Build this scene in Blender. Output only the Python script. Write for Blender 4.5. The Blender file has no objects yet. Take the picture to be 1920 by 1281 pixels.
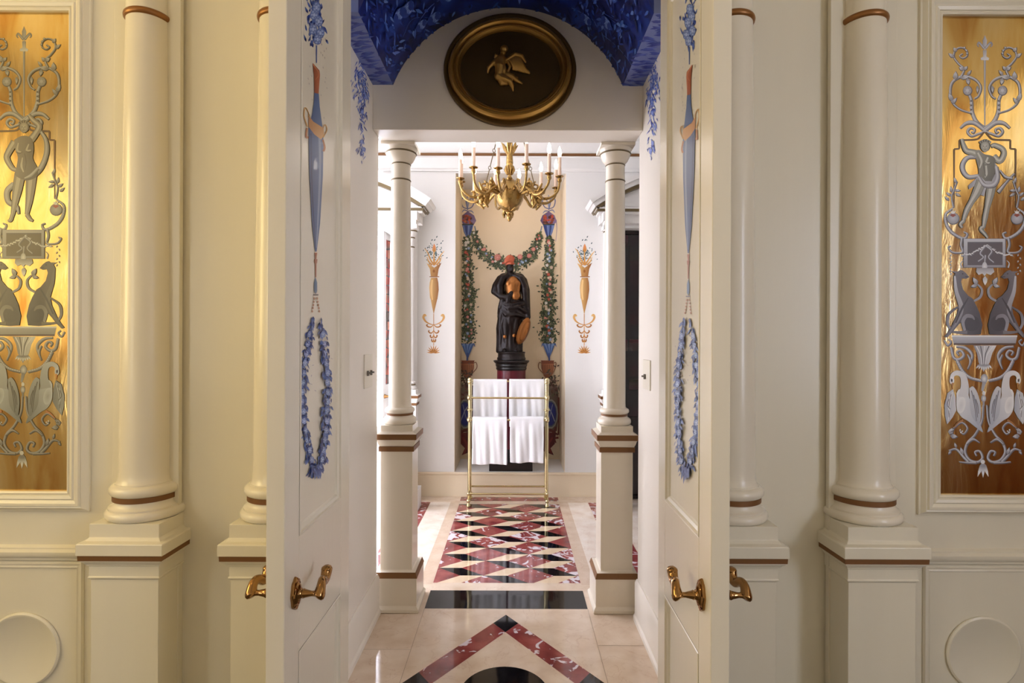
import bpy, math, random
from mathutils import Vector, Matrix
from mathutils.geometry import tessellate_polygon
random.seed(7)
PI = math.pi
SC = bpy.context.scene
COL = SC.collection

# ------------------------------------------------------------------ camera
F, CX, H, ROLL = 1040.0, 0.036, 1.416, 0.0042
cam = bpy.data.cameras.new('camera'); cam_o = bpy.data.objects.new('camera', cam); COL.objects.link(cam_o)
cam.sensor_width = 36; cam.lens = F / 1920 * 36
cam.shift_x = -4 / 1920; cam.shift_y = -5.5 / 1920
cam.clip_start = 0.02
cam_o.matrix_world = Matrix.Translation((CX, 0, H)) @ Matrix.Rotation(PI / 2, 4, 'X') @ Matrix.Rotation(ROLL, 4, 'Z')
SC.camera = cam_o

def ray(px, py):
    dx, dy = px - 960, py - 640.5
    return Vector(((dx + ROLL * dy - 4) / F, 1, -(dy - ROLL * dx + 5.5) / F))
def P(px, py, d):                       # point of the place seen at a photo pixel, d metres ahead
    r = ray(px, py) * d
    return Vector((CX + r.x, d, H + r.z))
def PX(px, py, x):                      # same, on the vertical plane X = x
    r = ray(px, py); t = (x - CX) / r.x
    return Vector((x, t, H + r.z * t))

# ------------------------------------------------------------------ materials
def lin(c):
    return tuple((x / 255 / 12.92 if x / 255 <= 0.04045 else ((x / 255 + 0.055) / 1.055) ** 2.4) for x in c[:3]) + (1,)
def mat(name, c, rough=0.5, metal=0.0, coat=0.0, bump=0.0, bscale=30, var=0.0, vscale=4, stretch=None):
    m = bpy.data.materials.new(name); m.use_nodes = True
    nt = m.node_tree; b = nt.nodes['Principled BSDF']
    b.inputs['Base Color'].default_value = lin(c)
    b.inputs['Roughness'].default_value = rough; b.inputs['Metallic'].default_value = metal
    b.inputs['Coat Weight'].default_value = coat; b.inputs['Coat Roughness'].default_value = 0.08
    tc = nt.nodes.new('ShaderNodeTexCoord'); src = tc.outputs['Object']
    if stretch:
        mp = nt.nodes.new('ShaderNodeMapping'); mp.inputs['Scale'].default_value = stretch
        nt.links.new(src, mp.inputs[0]); src = mp.outputs[0]
    if var:
        n = nt.nodes.new('ShaderNodeTexNoise'); n.inputs['Scale'].default_value = vscale; n.inputs['Detail'].default_value = 6
        nt.links.new(src, n.inputs['Vector'])
        mx = nt.nodes.new('ShaderNodeMix'); mx.data_type = 'RGBA'
        mx.inputs['A'].default_value = lin([max(0, x * (1 - var)) for x in c]); mx.inputs['B'].default_value = lin([min(255, x * (1 + var)) for x in c])
        nt.links.new(n.outputs['Fac'], mx.inputs['Factor']); nt.links.new(mx.outputs['Result'], b.inputs['Base Color'])
    if bump:
        n = nt.nodes.new('ShaderNodeTexNoise'); n.inputs['Scale'].default_value = bscale; n.inputs['Detail'].default_value = 4
        nt.links.new(src, n.inputs['Vector'])
        bp = nt.nodes.new('ShaderNodeBump'); bp.inputs['Strength'].default_value = bump; bp.inputs['Distance'].default_value = 0.01
        nt.links.new(n.outputs['Fac'], bp.inputs['Height']); nt.links.new(bp.outputs['Normal'], b.inputs['Normal'])
    return m
def emis(name, c, s):
    m = bpy.data.materials.new(name); m.use_nodes = True
    nt = m.node_tree; nt.nodes.clear()
    e = nt.nodes.new('ShaderNodeEmission'); e.inputs[0].default_value = lin(c); e.inputs[1].default_value = s
    o = nt.nodes.new('ShaderNodeOutputMaterial'); nt.links.new(e.outputs[0], o.inputs[0])
    return m
def marble(name, base, dark, light, vein, amount=0.5, island=False, rough=0.07):
    m = bpy.data.materials.new(name); m.use_nodes = True
    nt = m.node_tree; b = nt.nodes['Principled BSDF']; N = nt.nodes.new; L = nt.links.new
    tc = N('ShaderNodeTexCoord'); src = tc.outputs['Object']
    if island:
        g = N('ShaderNodeNewGeometry'); mul = N('ShaderNodeVectorMath'); mul.operation = 'SCALE'; mul.inputs[0].default_value = (31, 17, 11)
        L(g.outputs['Random Per Island'], mul.inputs['Scale'])
        add = N('ShaderNodeVectorMath'); L(src, add.inputs[0]); L(mul.outputs[0], add.inputs[1]); src = add.outputs[0]
    n1 = N('ShaderNodeTexNoise'); n1.inputs['Scale'].default_value = 9; n1.inputs['Detail'].default_value = 8; L(src, n1.inputs['Vector'])
    r1 = N('ShaderNodeValToRGB'); r1.color_ramp.elements[0].position = 0.3; r1.color_ramp.elements[1].position = 0.7
    r1.color_ramp.elements[0].color = lin(dark); r1.color_ramp.elements[1].color = lin(light)
    e = r1.color_ramp.elements.new(0.5); e.color = lin(base)
    L(n1.outputs['Fac'], r1.inputs[0])
    n2 = N('ShaderNodeTexNoise'); n2.inputs['Scale'].default_value = 11 if island else 5; n2.inputs['Detail'].default_value = 7; n2.inputs['Distortion'].default_value = 1.6
    L(src, n2.inputs['Vector'])
    r2 = N('ShaderNodeValToRGB')
    if island:                               # broken white patches, more of them in some stones
        thr = N('ShaderNodeMath'); thr.operation = 'MULTIPLY_ADD'; L(g.outputs['Random Per Island'], thr.inputs[0]); thr.inputs[1].default_value = 0.20; L(n2.outputs['Fac'], thr.inputs[2])
        r2.color_ramp.elements[0].position = 0.685; r2.color_ramp.elements[1].position = 0.715
        L(thr.outputs[0], r2.inputs[0])
    else:                                    # thin threads
        ab = N('ShaderNodeMath'); ab.operation = 'SUBTRACT'; L(n2.outputs['Fac'], ab.inputs[0]); ab.inputs[1].default_value = 0.5
        ab2 = N('ShaderNodeMath'); ab2.operation = 'ABSOLUTE'; L(ab.outputs[0], ab2.inputs[0])
        r2.color_ramp.elements[0].position = 0.0; r2.color_ramp.elements[0].color = (amount, amount, amount, 1)
        r2.color_ramp.elements[1].position = 0.012; r2.color_ramp.elements[1].color = (0, 0, 0, 1)
        L(ab2.outputs[0], r2.inputs[0])
    mx = N('ShaderNodeMix'); mx.data_type = 'RGBA'; L(r2.outputs[0], mx.inputs['Factor']); L(r1.outputs[0], mx.inputs['A']); mx.inputs['B'].default_value = lin(vein)
    L(mx.outputs['Result'], b.inputs['Base Color'])
    b.inputs['Roughness'].default_value = rough
    b.inputs['Specular IOR Level'].default_value = 0.6
    return m
def vcol_mat(name, rough=0.45, coat=0.0, metal=0.0):
    m = bpy.data.materials.new(name); m.use_nodes = True
    nt = m.node_tree; b = nt.nodes['Principled BSDF']
    a = nt.nodes.new('ShaderNodeAttribute'); a.attribute_name = 'paint'
    nt.links.new(a.outputs['Color'], b.inputs['Base Color'])
    b.inputs['Roughness'].default_value = rough; b.inputs['Coat Weight'].default_value = coat; b.inputs['Metallic'].default_value = metal
    return m

CREAM = (224, 217, 198)
M = dict(
    cream=mat('cream_enamel', CREAM, 0.3, bump=0.03, bscale=6, stretch=(6, 6, 0.4), var=0.012, vscale=2),
    cream_col=mat('cream_column_enamel', (226, 218, 200), 0.27, coat=0.06),
    door=mat('cream_door_enamel', (223, 215, 197), 0.24, coat=0.1, bump=0.04, bscale=5, stretch=(5, 5, 0.3)),
    white=mat('white_wall_paint', (237, 235, 231), 0.5),
    hall=mat('hall_wall_paint', (234, 226, 214), 0.4),
    pillar=mat('ivory_pillar_enamel', (232, 222, 204), 0.25, coat=0.1),
    niche=mat('warm_cream_paint', (234, 216, 186), 0.55, var=0.02, vscale=3),
    bronze=mat('bronze_paint', (142, 96, 50), 0.36, metal=0.55),
    bronze_flat=mat('brown_bronze_band', (124, 84, 46), 0.5, metal=0.25),
    ring=mat('grey_bronze_band', (112, 96, 66), 0.45, metal=0.35),
    brass=mat('polished_brass', (204, 166, 100), 0.16, metal=1.0),
    handle=mat('aged_polished_brass', (160, 122, 78), 0.12, metal=1.0),
    rack=mat('pale_brass', (216, 202, 158), 0.17, metal=1.0),
    gilt=mat('gilded_bronze', (166, 134, 80), 0.26, metal=1.0, bump=0.35, bscale=60),
    black=mat('black_marble', (16, 15, 20), 0.05),
    ebony=mat('black_lacquered_wood', (22, 17, 19), 0.3),
    maroon=mat('maroon_marble', (92, 18, 34), 0.3, var=0.2, vscale=9),
    statue=mat('dark_bronze', (27, 18, 18), 0.36, metal=0.4, bump=0.2, bscale=40),
    armour=mat('copper_gilt', (158, 104, 58), 0.36, metal=0.9, bump=0.25, bscale=45),
    crest=mat('red_copper', (176, 92, 66), 0.4, metal=0.6, bump=0.3, bscale=60),
    medal=mat('dark_gilt_field', (72, 55, 26), 0.42, metal=0.5, var=0.2, vscale=6),
    medal_frame=mat('old_gilt_frame', (172, 134, 68), 0.3, metal=0.8, var=0.18, vscale=5),
    medal_rim=mat('umber_gilt_rim', (92, 70, 34), 0.36, metal=0.6),
    cherub=mat('old_gilt_relief', (178, 140, 76), 0.36, metal=0.7),
    towel=mat('white_terry', (250, 250, 252), 0.95, bump=0.5, bscale=420),
    plate=mat('ivory_plate', (226, 218, 200), 0.35),
    steel=mat('dull_steel', (120, 116, 110), 0.35, metal=0.8),
    candle=mat('ivory_candle_sleeve', (236, 206, 184), 0.5),
    darkroom=mat('dark_glazed_oak', (30, 14, 12), 0.25),
    joint=mat('marble_joint', (150, 128, 106), 0.4),
    drape=mat('brown_velvet', (150, 88, 38), 0.9),
    sheet=mat('room_plaster', (230, 221, 202), 0.7),
    carpet=mat('tan_carpet', (104, 96, 82), 0.95, bump=0.4, bscale=200),
    paint=vcol_mat('wall_painting', 0.5), gpaint=vcol_mat('painted_on_gold', 0.35, 0.2), dpaint=vcol_mat('painted_on_door', 0.35, 0.1),
    stained=vcol_mat('stained_glass', 0.12, 0.3),
    bulb=emis('lit_bulb', (255, 240, 220), 14),
)
M['cream_marble'] = marble('cream_marble', (224, 203, 180), (214, 190, 165), (232, 214, 194), (176, 128, 96), 0.24)
M['pale_marble'] = marble('pale_marble', (236, 222, 206), (228, 208, 190), (242, 232, 220), (200, 170, 150), 0.35)
M['tile_cream'] = marble('cream_tile', (228, 204, 172), (220, 192, 160), (236, 214, 186), (208, 176, 150), 0.2)
M['grey_marble'] = marble('rose_beige_marble', (214, 190, 166), (204, 178, 154), (222, 200, 178), (190, 150, 130), 0.3)
M['red_marble'] = marble('red_marble', (140, 64, 62), (112, 46, 48), (164, 86, 84), (226, 214, 220), island=True)

def gold_leaf():
    m = bpy.data.materials.new('gold_leaf_glass'); m.use_nodes = True
    nt = m.node_tree; b = nt.nodes['Principled BSDF']; N = nt.nodes.new; L = nt.links.new
    tc = N('ShaderNodeTexCoord'); mp = N('ShaderNodeMapping'); mp.inputs['Scale'].default_value = (2.6, 2.6, 0.7)
    L(tc.outputs['Object'], mp.inputs[0])
    n = N('ShaderNodeTexNoise'); n.inputs['Scale'].default_value = 3; n.inputs['Detail'].default_value = 7; n.inputs['Distortion'].default_value = 0.9; L(mp.outputs[0], n.inputs['Vector'])
    r = N('ShaderNodeValToRGB'); r.color_ramp.elements[0].position = 0.28; r.color_ramp.elements[1].position = 0.74
    r.color_ramp.elements[0].color = lin((180, 124, 60)); r.color_ramp.elements[1].color = lin((232, 212, 164))
    e = r.color_ramp.elements.new(0.5); e.color = lin((214, 180, 112))
    L(n.outputs['Fac'], r.inputs[0]); L(r.outputs[0], b.inputs['Base Color'])
    b.inputs['Metallic'].default_value = 1; b.inputs['Roughness'].default_value = 0.17
    n2 = N('ShaderNodeTexNoise'); n2.inputs['Scale'].default_value = 4.5; n2.inputs['Detail'].default_value = 5; n2.inputs['Distortion'].default_value = 1.2; L(mp.outputs[0], n2.inputs['Vector'])
    bp = N('ShaderNodeBump'); bp.inputs['Strength'].default_value = 0.11; bp.inputs['Distance'].default_value = 0.02
    L(n2.outputs['Fac'], bp.inputs['Height']); L(bp.outputs[0], b.inputs['Normal'])
    return m
M['gold'] = gold_leaf()
def vault_blue():
    m = bpy.data.materials.new('blue_vault_painting'); m.use_nodes = True
    nt = m.node_tree; b = nt.nodes['Principled BSDF']; N = nt.nodes.new; L = nt.links.new
    tc = N('ShaderNodeTexCoord')
    n = N('ShaderNodeTexNoise'); n.inputs['Scale'].default_value = 7; n.inputs['Detail'].default_value = 8; n.inputs['Distortion'].default_value = 1.0; L(tc.outputs['Object'], n.inputs['Vector'])
    r = N('ShaderNodeValToRGB'); r.color_ramp.elements[0].position = 0.3; r.color_ramp.elements[1].position = 0.75
    r.color_ramp.elements[0].color = lin((7, 16, 70)); r.color_ramp.elements[1].color = lin((28, 66, 162))
    e = r.color_ramp.elements.new(0.52); e.color = lin((13, 32, 112))
    L(n.outputs['Fac'], r.inputs[0]); L(r.outputs[0], b.inputs['Base Color']); b.inputs['Roughness'].default_value = 0.4
    return m
M['vault'] = vault_blue()
M['vault_rim'] = mat('grey_blue_soffit_paint', (112, 126, 184), 0.5, var=0.08, vscale=5)

# ------------------------------------------------------------------ mesh building
def wloc(o):
    v = Vector((0, 0, 0))
    while o: v += o.location; o = o.parent
    return v
class MB:
    def __init__(s): s.v, s.f, s.m = [], [], []
    def add(s, vs, fs, m=0):
        b = len(s.v); s.v += [Vector(v) for v in vs]; s.f += [tuple(i + b for i in f) for f in fs]; s.m += [m] * len(fs); return s
    def box(s, x0, x1, y0, y1, z0, z1, m=0):
        return s.add([(x0,y0,z0),(x1,y0,z0),(x1,y1,z0),(x0,y1,z0),(x0,y0,z1),(x1,y0,z1),(x1,y1,z1),(x0,y1,z1)],
                     [(0,3,2,1),(4,5,6,7),(0,1,5,4),(1,2,6,5),(2,3,7,6),(3,0,4,7)], m)
    def sqstack(s, cx, cy, prof, m=0, ky=1.0):       # square plan, list of (half width, z)
        vs, fs = [], []
        for h, z in prof:
            vs += [(cx-h,cy-h*ky,z),(cx+h,cy-h*ky,z),(cx+h,cy+h*ky,z),(cx-h,cy+h*ky,z)]
        for i in range(len(prof)-1):
            for k in range(4):
                a, b2 = i*4+k, i*4+(k+1) % 4; fs.append((a, b2, b2+4, a+4))
        fs.append((3,2,1,0)); n = (len(prof)-1)*4; fs.append((n,n+1,n+2,n+3))
        return s.add(vs, fs, m)
    def lathe(s, prof, cx=0, cy=0, cz=0, seg=40, m=0, axis='z'):
        vs, fs = [], []
        for r, z in prof:
            for k in range(seg):
                a = 2*PI*k/seg; p = (r*math.cos(a), r*math.sin(a), z)
                if axis == 'x': p = (z, r*math.cos(a), r*math.sin(a))
                if axis == 'y': p = (r*math.cos(a), z, -r*math.sin(a))
                vs.append((p[0]+cx, p[1]+cy, p[2]+cz))
        n = len(prof)
        for i in range(n-1):
            for k in range(seg):
                k2 = (k+1) % seg; fs.append((i*seg+k, i*seg+k2, (i+1)*seg+k2, (i+1)*seg+k))
        fs.append(tuple(reversed(range(seg)))); fs.append(tuple((n-1)*seg+k for k in range(seg)))
        return s.add(vs, fs, m)
    def tube(s, pts, r, seg=10, m=0, closed=False, flat=1.0):
        pts = [Vector(p) for p in pts]; n = len(pts)
        rs = list(r) if isinstance(r, (list, tuple)) else [r]*n
        vs, fs = [], []; up = None
        for i, p in enumerate(pts):
            t = (pts[(i+1) % n] - pts[i-1]) if closed else (pts[min(i+1,n-1)] - pts[max(i-1,0)])
            t.normalize()
            if up is None:
                up = Vector((0,0,1)) if abs(t.z) < 0.9 else Vector((0,1,0))
            up = (up - t*up.dot(t)).normalized(); w = t.cross(up)
            for k in range(seg):
                a = 2*PI*k/seg; vs.append(p + (up*math.cos(a) + w*math.sin(a)*flat)*rs[i])
        for i in range(n if closed else n-1):
            j = (i+1) % n
            for k in range(seg):
                k2 = (k+1) % seg; fs.append((i*seg+k, i*seg+k2, j*seg+k2, j*seg+k))
        if not closed:
            fs.append(tuple(reversed(range(seg)))); fs.append(tuple((n-1)*seg+k for k in range(seg)))
        return s.add(vs, fs, m)
    def ball(s, c, r, m=0, nu=14, nv=9, rot=None):
        c = Vector(c); r = (r,r,r) if not isinstance(r, (tuple, list)) else r
        vs, fs = [], []
        for i in range(nv+1):
            ph = PI*i/nv
            for k in range(nu):
                a = 2*PI*k/nu; rr = max(math.sin(ph), 1e-3)
                p = Vector((r[0]*rr*math.cos(a), r[1]*rr*math.sin(a), -r[2]*math.cos(ph)))
                if rot: p = rot @ p
                vs.append(c+p)
        for i in range(nv):
            for k in range(nu):
                k2 = (k+1) % nu; fs.append((i*nu+k, i*nu+k2, (i+1)*nu+k2, (i+1)*nu+k))
        fs.append(tuple(reversed(range(nu)))); fs.append(tuple(nv*nu+k for k in range(nu)))
        return s.add(vs, fs, m)
    def limb(s, pts, rs, m=0, seg=12):
        s.tube(pts, rs, seg, m)
        s.ball(pts[0], rs[0], m); s.ball(pts[-1], rs[-1], m)
        return s
    def prism(s, poly, y0, y1, m=0):                 # XZ outline pulled along Y
        n = len(poly); vs = [(x,y0,z) for x,z in poly] + [(x,y1,z) for x,z in poly]
        tri = tessellate_polygon([[Vector((x,z,0)) for x,z in poly]])
        fs = [t for t in tri] + [tuple(i+n for i in reversed(t)) for t in tri]
        fs += [(i, (i+1) % n, (i+1) % n+n, i+n) for i in range(n)]
        return s.add(vs, fs, m)
    def frame(s, x0, x1, z0, z1, y, prof, m=0):      # mitred moulding round a rectangle; prof = (outward, proud)
        vs, fs = [], []
        n = len(prof)
        for sx, sz in ((-1,-1),(1,-1),(1,1),(-1,1)):
            for o, h in prof:
                vs.append(((x0-o) if sx < 0 else (x1+o), y-h, (z0-o) if sz < 0 else (z1+o)))
        for c in range(4):
            d = (c+1) % 4
            for i in range(n-1): fs.append((c*n+i, d*n+i, d*n+i+1, c*n+i+1))
            fs.append((c*n+n-1, d*n+n-1, d*n, c*n))
        return s.add(vs, fs, m)
    def run(s, prof, x0, x1, m=0):                   # moulding along X; prof = closed outline of (y, z)
        n = len(prof); vs = [(x0,y,z) for y,z in prof] + [(x1,y,z) for y,z in prof]
        fs = [tuple(range(n)), tuple(reversed(range(n, 2*n)))] + [(i, i+n, (i+1) % n+n, (i+1) % n) for i in range(n)]
        return s.add(vs, fs, m)
    def build(s, name, mats, parent=None, smooth=40, bevel=0, base=None):
        me = bpy.data.meshes.new(name)
        if parent is not None: org = wloc(parent)
        elif base is not None: org = Vector(base)
        else:
            lo = [min(v[i] for v in s.v) for i in range(3)]; hi = [max(v[i] for v in s.v) for i in range(3)]
            org = Vector(((lo[0]+hi[0])/2, (lo[1]+hi[1])/2, lo[2]))
        me.from_pydata([v-org for v in s.v], [], s.f)
        for mm in (mats if isinstance(mats, (list, tuple)) else [mats]): me.materials.append(mm)
        me.polygons.foreach_set('material_index', s.m)
        import bmesh
        bm = bmesh.new(); bm.from_mesh(me); bmesh.ops.recalc_face_normals(bm, faces=bm.faces); bm.to_mesh(me); bm.free()
        if smooth:
            me.polygons.foreach_set('use_smooth', [True]*len(me.polygons)); me.set_sharp_from_angle(angle=math.radians(smooth))
        o = bpy.data.objects.new(name, me); COL.objects.link(o)
        if parent is not None: o.parent = parent
        else: o.location = org
        if bevel:
            b = o.modifiers.new('edge', 'BEVEL'); b.width = bevel; b.segments = 2; b.limit_method = 'ANGLE'
        return o
def organic(o, voxel, smooth=4):
    r = o.modifiers.new('skin', 'REMESH'); r.mode = 'VOXEL'; r.voxel_size = voxel; r.use_smooth_shade = True
    if smooth:
        s = o.modifiers.new('soft', 'SMOOTH'); s.iterations = smooth; s.factor = 0.5
    return o
def thing(name, label, cat, loc=(0,0,0), group=None):
    o = bpy.data.objects.new(name, None); COL.objects.link(o); o.location = loc; o.empty_display_size = 0.05
    return tag(o, label, cat, group)
def tag(o, label, cat, group=None):
    o['label'] = label; o['category'] = cat
    if group: o['group'] = group
    return o
def struct(o, label=None):
    o['kind'] = 'structure'
    if label: o['label'] = label
    return o
def dup(root, loc, label, group=None):
    r = root.copy(); COL.objects.link(r); r.location = loc; r['label'] = label
    if group: r['group'] = group
    for ch in list(root.children):
        c = ch.copy(); COL.objects.link(c); c.parent = r
        for g in list(ch.children):
            d = g.copy(); COL.objects.link(d); d.parent = c
    return r

# ------------------------------------------------------------------ painting (real pigment lying on a surface)
def crom(pts, n=8):
    pts = [Vector((p[0], p[1])) for p in pts]
    if len(pts) < 3: n = max(n, 2)
    out = []
    q = [pts[0]*2-pts[1]] + pts + [pts[-1]*2-pts[-2]]
    for i in range(1, len(q)-2):
        p0, p1, p2, p3 = q[i-1:i+3]
        for k in range(n):
            t = k/n
            out.append(0.5*((2*p1)+(p2-p0)*t+(2*p0-5*p1+4*p2-p3)*t*t+(3*p1-p0-3*p2+p3)*t**3))
    out.append(pts[-1]); return out
class Paint:
    def __init__(s, fn, eps=9e-6): s.fn, s.v, s.f, s.c, s.k, s.eps = fn, [], [], [], 1, eps     # fn(u, v, lift) -> point
    def tri(s, pts, tris, cols):
        b = len(s.v); off = 0.0003 + s.k*s.eps; s.k += 1
        s.v += [s.fn(p[0], p[1], off) for p in pts]
        for t in tris:
            s.f.append(tuple(i+b for i in t)); s.c.append([cols[i] for i in t])
    def poly(s, pts, c, c2=None, smooth=False, dirv=(1,0)):
        if smooth: pts = crom(list(pts)+[pts[0]], 5)[:-1]
        tr = tessellate_polygon([[Vector((p[0],p[1],0)) for p in pts]])
        if c2:
            ts = [p[0]*dirv[0]+p[1]*dirv[1] for p in pts]; lo, hi = min(ts), max(ts)
            cols = [tuple(a+(b-a)*(t-lo)/(hi-lo+1e-6) for a, b in zip(c, c2)) for t in ts]
        else: cols = [c]*len(pts)
        s.tri(pts, tr, cols)
    def stroke(s, pts, w, c, c2=None, n=7, raw=False):
        p = [Vector((q[0],q[1])) for q in pts] if raw else crom(pts, n)
        N = len(p); vs, cols = [], []
        ws = w if isinstance(w, (list, tuple)) else (w, w)
        for i in range(N):
            t = i/(N-1)
            d = p[min(i+1,N-1)]-p[max(i-1,0)]
            if d.length < 1e-9: d = Vector((1,0))
            d.normalize(); nn = Vector((-d.y, d.x))
            x = t*(len(ws)-1); j = min(int(x), len(ws)-2); wi = ws[j]+(ws[j+1]-ws[j])*(x-j)
            vs += [p[i]+nn*wi/2, p[i]-nn*wi/2]
            cc = tuple(a+(b-a)*t for a, b in zip(c, c2)) if c2 else c
            cols += [cc, cc]
        tr = []
        for i in range(N-1): tr += [(2*i, 2*i+1, 2*i+3), (2*i, 2*i+3, 2*i+2)]
        s.tri(vs, tr, cols)
    def blob(s, x, y, rx, ry=None, c=(0,0,0), rot=0, c2=None, n=14):
        ry = rx if ry is None else ry
        pts = [(x+rx*math.cos(2*PI*k/n)*math.cos(rot)-ry*math.sin(2*PI*k/n)*math.sin(rot), y+rx*math.cos(2*PI*k/n)*math.sin(rot)+ry*math.sin(2*PI*k/n)*math.cos(rot)) for k in range(n)]
        if c2:
            s.tri([(x,y)]+pts, [(0, k+1, (k+1) % n+1) for k in range(n)], [c2]+[c]*n)
        else: s.tri(pts, [(0,k,k+1) for k in range(1,n-1)], [c]*n)
    def leaf(s, x, y, ln, w, ang, c, c2=None):
        d = Vector((math.cos(ang), math.sin(ang))); n = Vector((-d.y, d.x)); o = Vector((x,y))
        pts = [o, o+d*ln*0.3+n*w*0.5, o+d*ln*0.65+n*w*0.38, o+d*ln, o+d*ln*0.65-n*w*0.38, o+d*ln*0.3-n*w*0.5]
        s.tri(pts, [(0,1,5),(1,2,5),(2,4,5),(2,3,4)], [c, c, c2 or c, c2 or c, c2 or c, c])
    def flower(s, x, y, r, c, c2, petals=5, ky=1.0):
        a0 = random.random()*6
        for k in range(petals):
            a = a0+2*PI*k/petals; s.blob(x+r*0.55*math.cos(a), y+r*0.55*math.sin(a)*ky, r*0.5, r*0.42*ky, c, a, c2, 8)
        s.blob(x, y, r*0.3, r*0.3*ky, c2, n=8)
    def build(s, name, m, parent=None):
        me = bpy.data.meshes.new(name)
        org = wloc(parent) if parent is not None else sum(s.v, Vector())/len(s.v)
        me.from_pydata([v-org for v in s.v], [], s.f); me.materials.append(m)
        at = me.color_attributes.new('paint', 'FLOAT_COLOR', 'CORNER')
        flat = []
        for cs in s.c:
            for c in cs: flat += list(lin(c))
        at.data.foreach_set('color', flat)
        o = bpy.data.objects.new(name, me); COL.objects.link(o)
        if parent is not None: o.parent = parent
        else: o.location = org
        return o
def plane_y(d):                           # paint on a wall facing the camera
    return lambda u, v, off: P(u, v, d) + Vector((0, -off, 0))
def jit(c, a=14):
    k = random.uniform(-a, a); return tuple(min(255, max(0, x+k+random.uniform(-4,4))) for x in c)
# ================================================================== THE SETTING
FZ = -0.154                               # floor of the front room, one step below the marble floor
DEPTH_SCALE = 0.889                                # depth correction: front room's first sizes rescaled about the camera to stand nearer
CH = 3.354                                # its ceiling
YW, YB = 2.08, 2.12                                 # wall with the doorway
HW = 0.665                                # half width of the passage
BEAM = 2.442
# ---- front room shell
struct(MB().box(-3.6, 3.6, -3.1, 2.12, FZ-0.06, FZ).build('floor', M['carpet'], smooth=0))
struct(MB().box(-3.6, 3.6, -3.1, YB, CH, CH+.08).build('ceiling', M['sheet'], smooth=0))
for nm, x0, x1 in (('wall_doorway_left', -1.23, -0.60), ('wall_doorway_right', 0.60, 1.23)):
    struct(MB().box(x0, x1, YW, YB, FZ, CH).build(nm, M['cream'], smooth=0))
struct(MB().box(-0.60, 0.60, YW, YB, 2.725, CH).build('wall_above_doorway', M['cream'], smooth=0))
for s, nm in ((-1, 'wall_panelled_left'), (1, 'wall_panelled_right')):
    mb = MB(); a, b = sorted((s*1.212, s*3.6)); mb.box(a, b, 2.058, YB, FZ, CH)
    a, b = sorted((s*1.201, s*1.447)); mb.box(a, b, 2.049, 2.07, FZ, CH)           # pilaster strip behind the column
    struct(mb.build(nm, M['cream'], smooth=0, bevel=0.002))
struct(MB().box(-3.6, 3.6, -3.18, -3.1, FZ, CH).build('wall_back', M['sheet'], smooth=0))
# side walls with openings for the left window and the added lit panes
def side_wall(nm, x0, x1, holes):
    mb = MB(); y = -3.1
    for ya, yb, za, zb in holes + [(YB, YB, 0, 0)]:
        mb.box(x0, x1, y, ya, FZ, CH)
        if yb > ya: mb.box(x0, x1, ya, yb, FZ, za); mb.box(x0, x1, ya, yb, zb, CH)
        y = yb
    return struct(mb.build(nm, M['sheet'], smooth=0))
side_wall('wall_left', -3.68, -3.6, [(-1.95, -.85, .8, 2.9), (-.55, .25, 1.35, 2.75), (.5, 1.5, 1.35, 2.95)])
side_wall('wall_right', 3.6, 3.68, [(-2.05, -.95, .8, 2.9), (-.7, 1.2, 2.62, 3.24)])
WIN_L = emis('sunlit_window_gauze', (255, 228, 162), 10.0)
GLOW_M = emis('left_reflection_glow', (255, 236, 186), 2.6)
GLOW_T = emis('right_reflection_glow', (255, 238, 208), 1.7)
FILL_B = emis('left_fill_glow', (255, 246, 228), 6.0)
FILL_R = emis('right_fill_glow', (224, 230, 250), 13.5)
WIN_F = emis('bright_daylit_glass', (236, 238, 255), 14)
def window(nm, face, m, x, y, z, w, h):
    # face: axis the pane looks along, as (dx, dy)
    mb, gl = MB(), MB()
    if face[0]:
        gl.box(x-0.004, x+0.004, y-w/2, y+w/2, z, z+h)
        for yy in (y-w/2, y, y+w/2): mb.box(x-0.03, x+0.03, yy-0.025, yy+0.025, z, z+h)
        for zz in (z, z+h*0.5, z+h): mb.box(x-0.03, x+0.03, y-w/2, y+w/2, zz-0.025, zz+0.025)
    else:
        gl.box(x-w/2, x+w/2, y-0.004, y+0.004, z, z+h)
        for xx in (x-w/2, x, x+w/2): mb.box(xx-0.025, xx+0.025, y-0.03, y+0.03, z, z+h)
        for zz in (z, z+h*0.5, z+h): mb.box(x-w/2, x+w/2, y-0.03, y+0.03, zz-0.025, zz+0.025)
    f = struct(mb.build(nm, M['white'], smooth=0)); gl.build('pane', m, f, smooth=0); return f
window('window_1', (1, 0), WIN_L, -3.62, 1.0, 1.35, 1.0, 1.60)
window('fill_window_2', (1, 0), FILL_B, -3.62, -1.4, .8, 1.1, 2.1)  # added out of view on the left wall to brighten the right side
window('reflection_window_7', (1, 0), GLOW_T, 3.62, .25, 2.62, 1.9, .62)  # unseen lit pane, added to brighten the top of the right gold
window('reflection_window_6', (1, 0), GLOW_M, -3.62, -.15, 1.35, .8, 1.40)  # dim unseen pane, added as the glow reflected in the left gold
window('fill_window_3', (1, 0), FILL_R, 3.62, -1.5, .8, 1.1, 2.1)  # added cool fill on the unseen right wall

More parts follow.
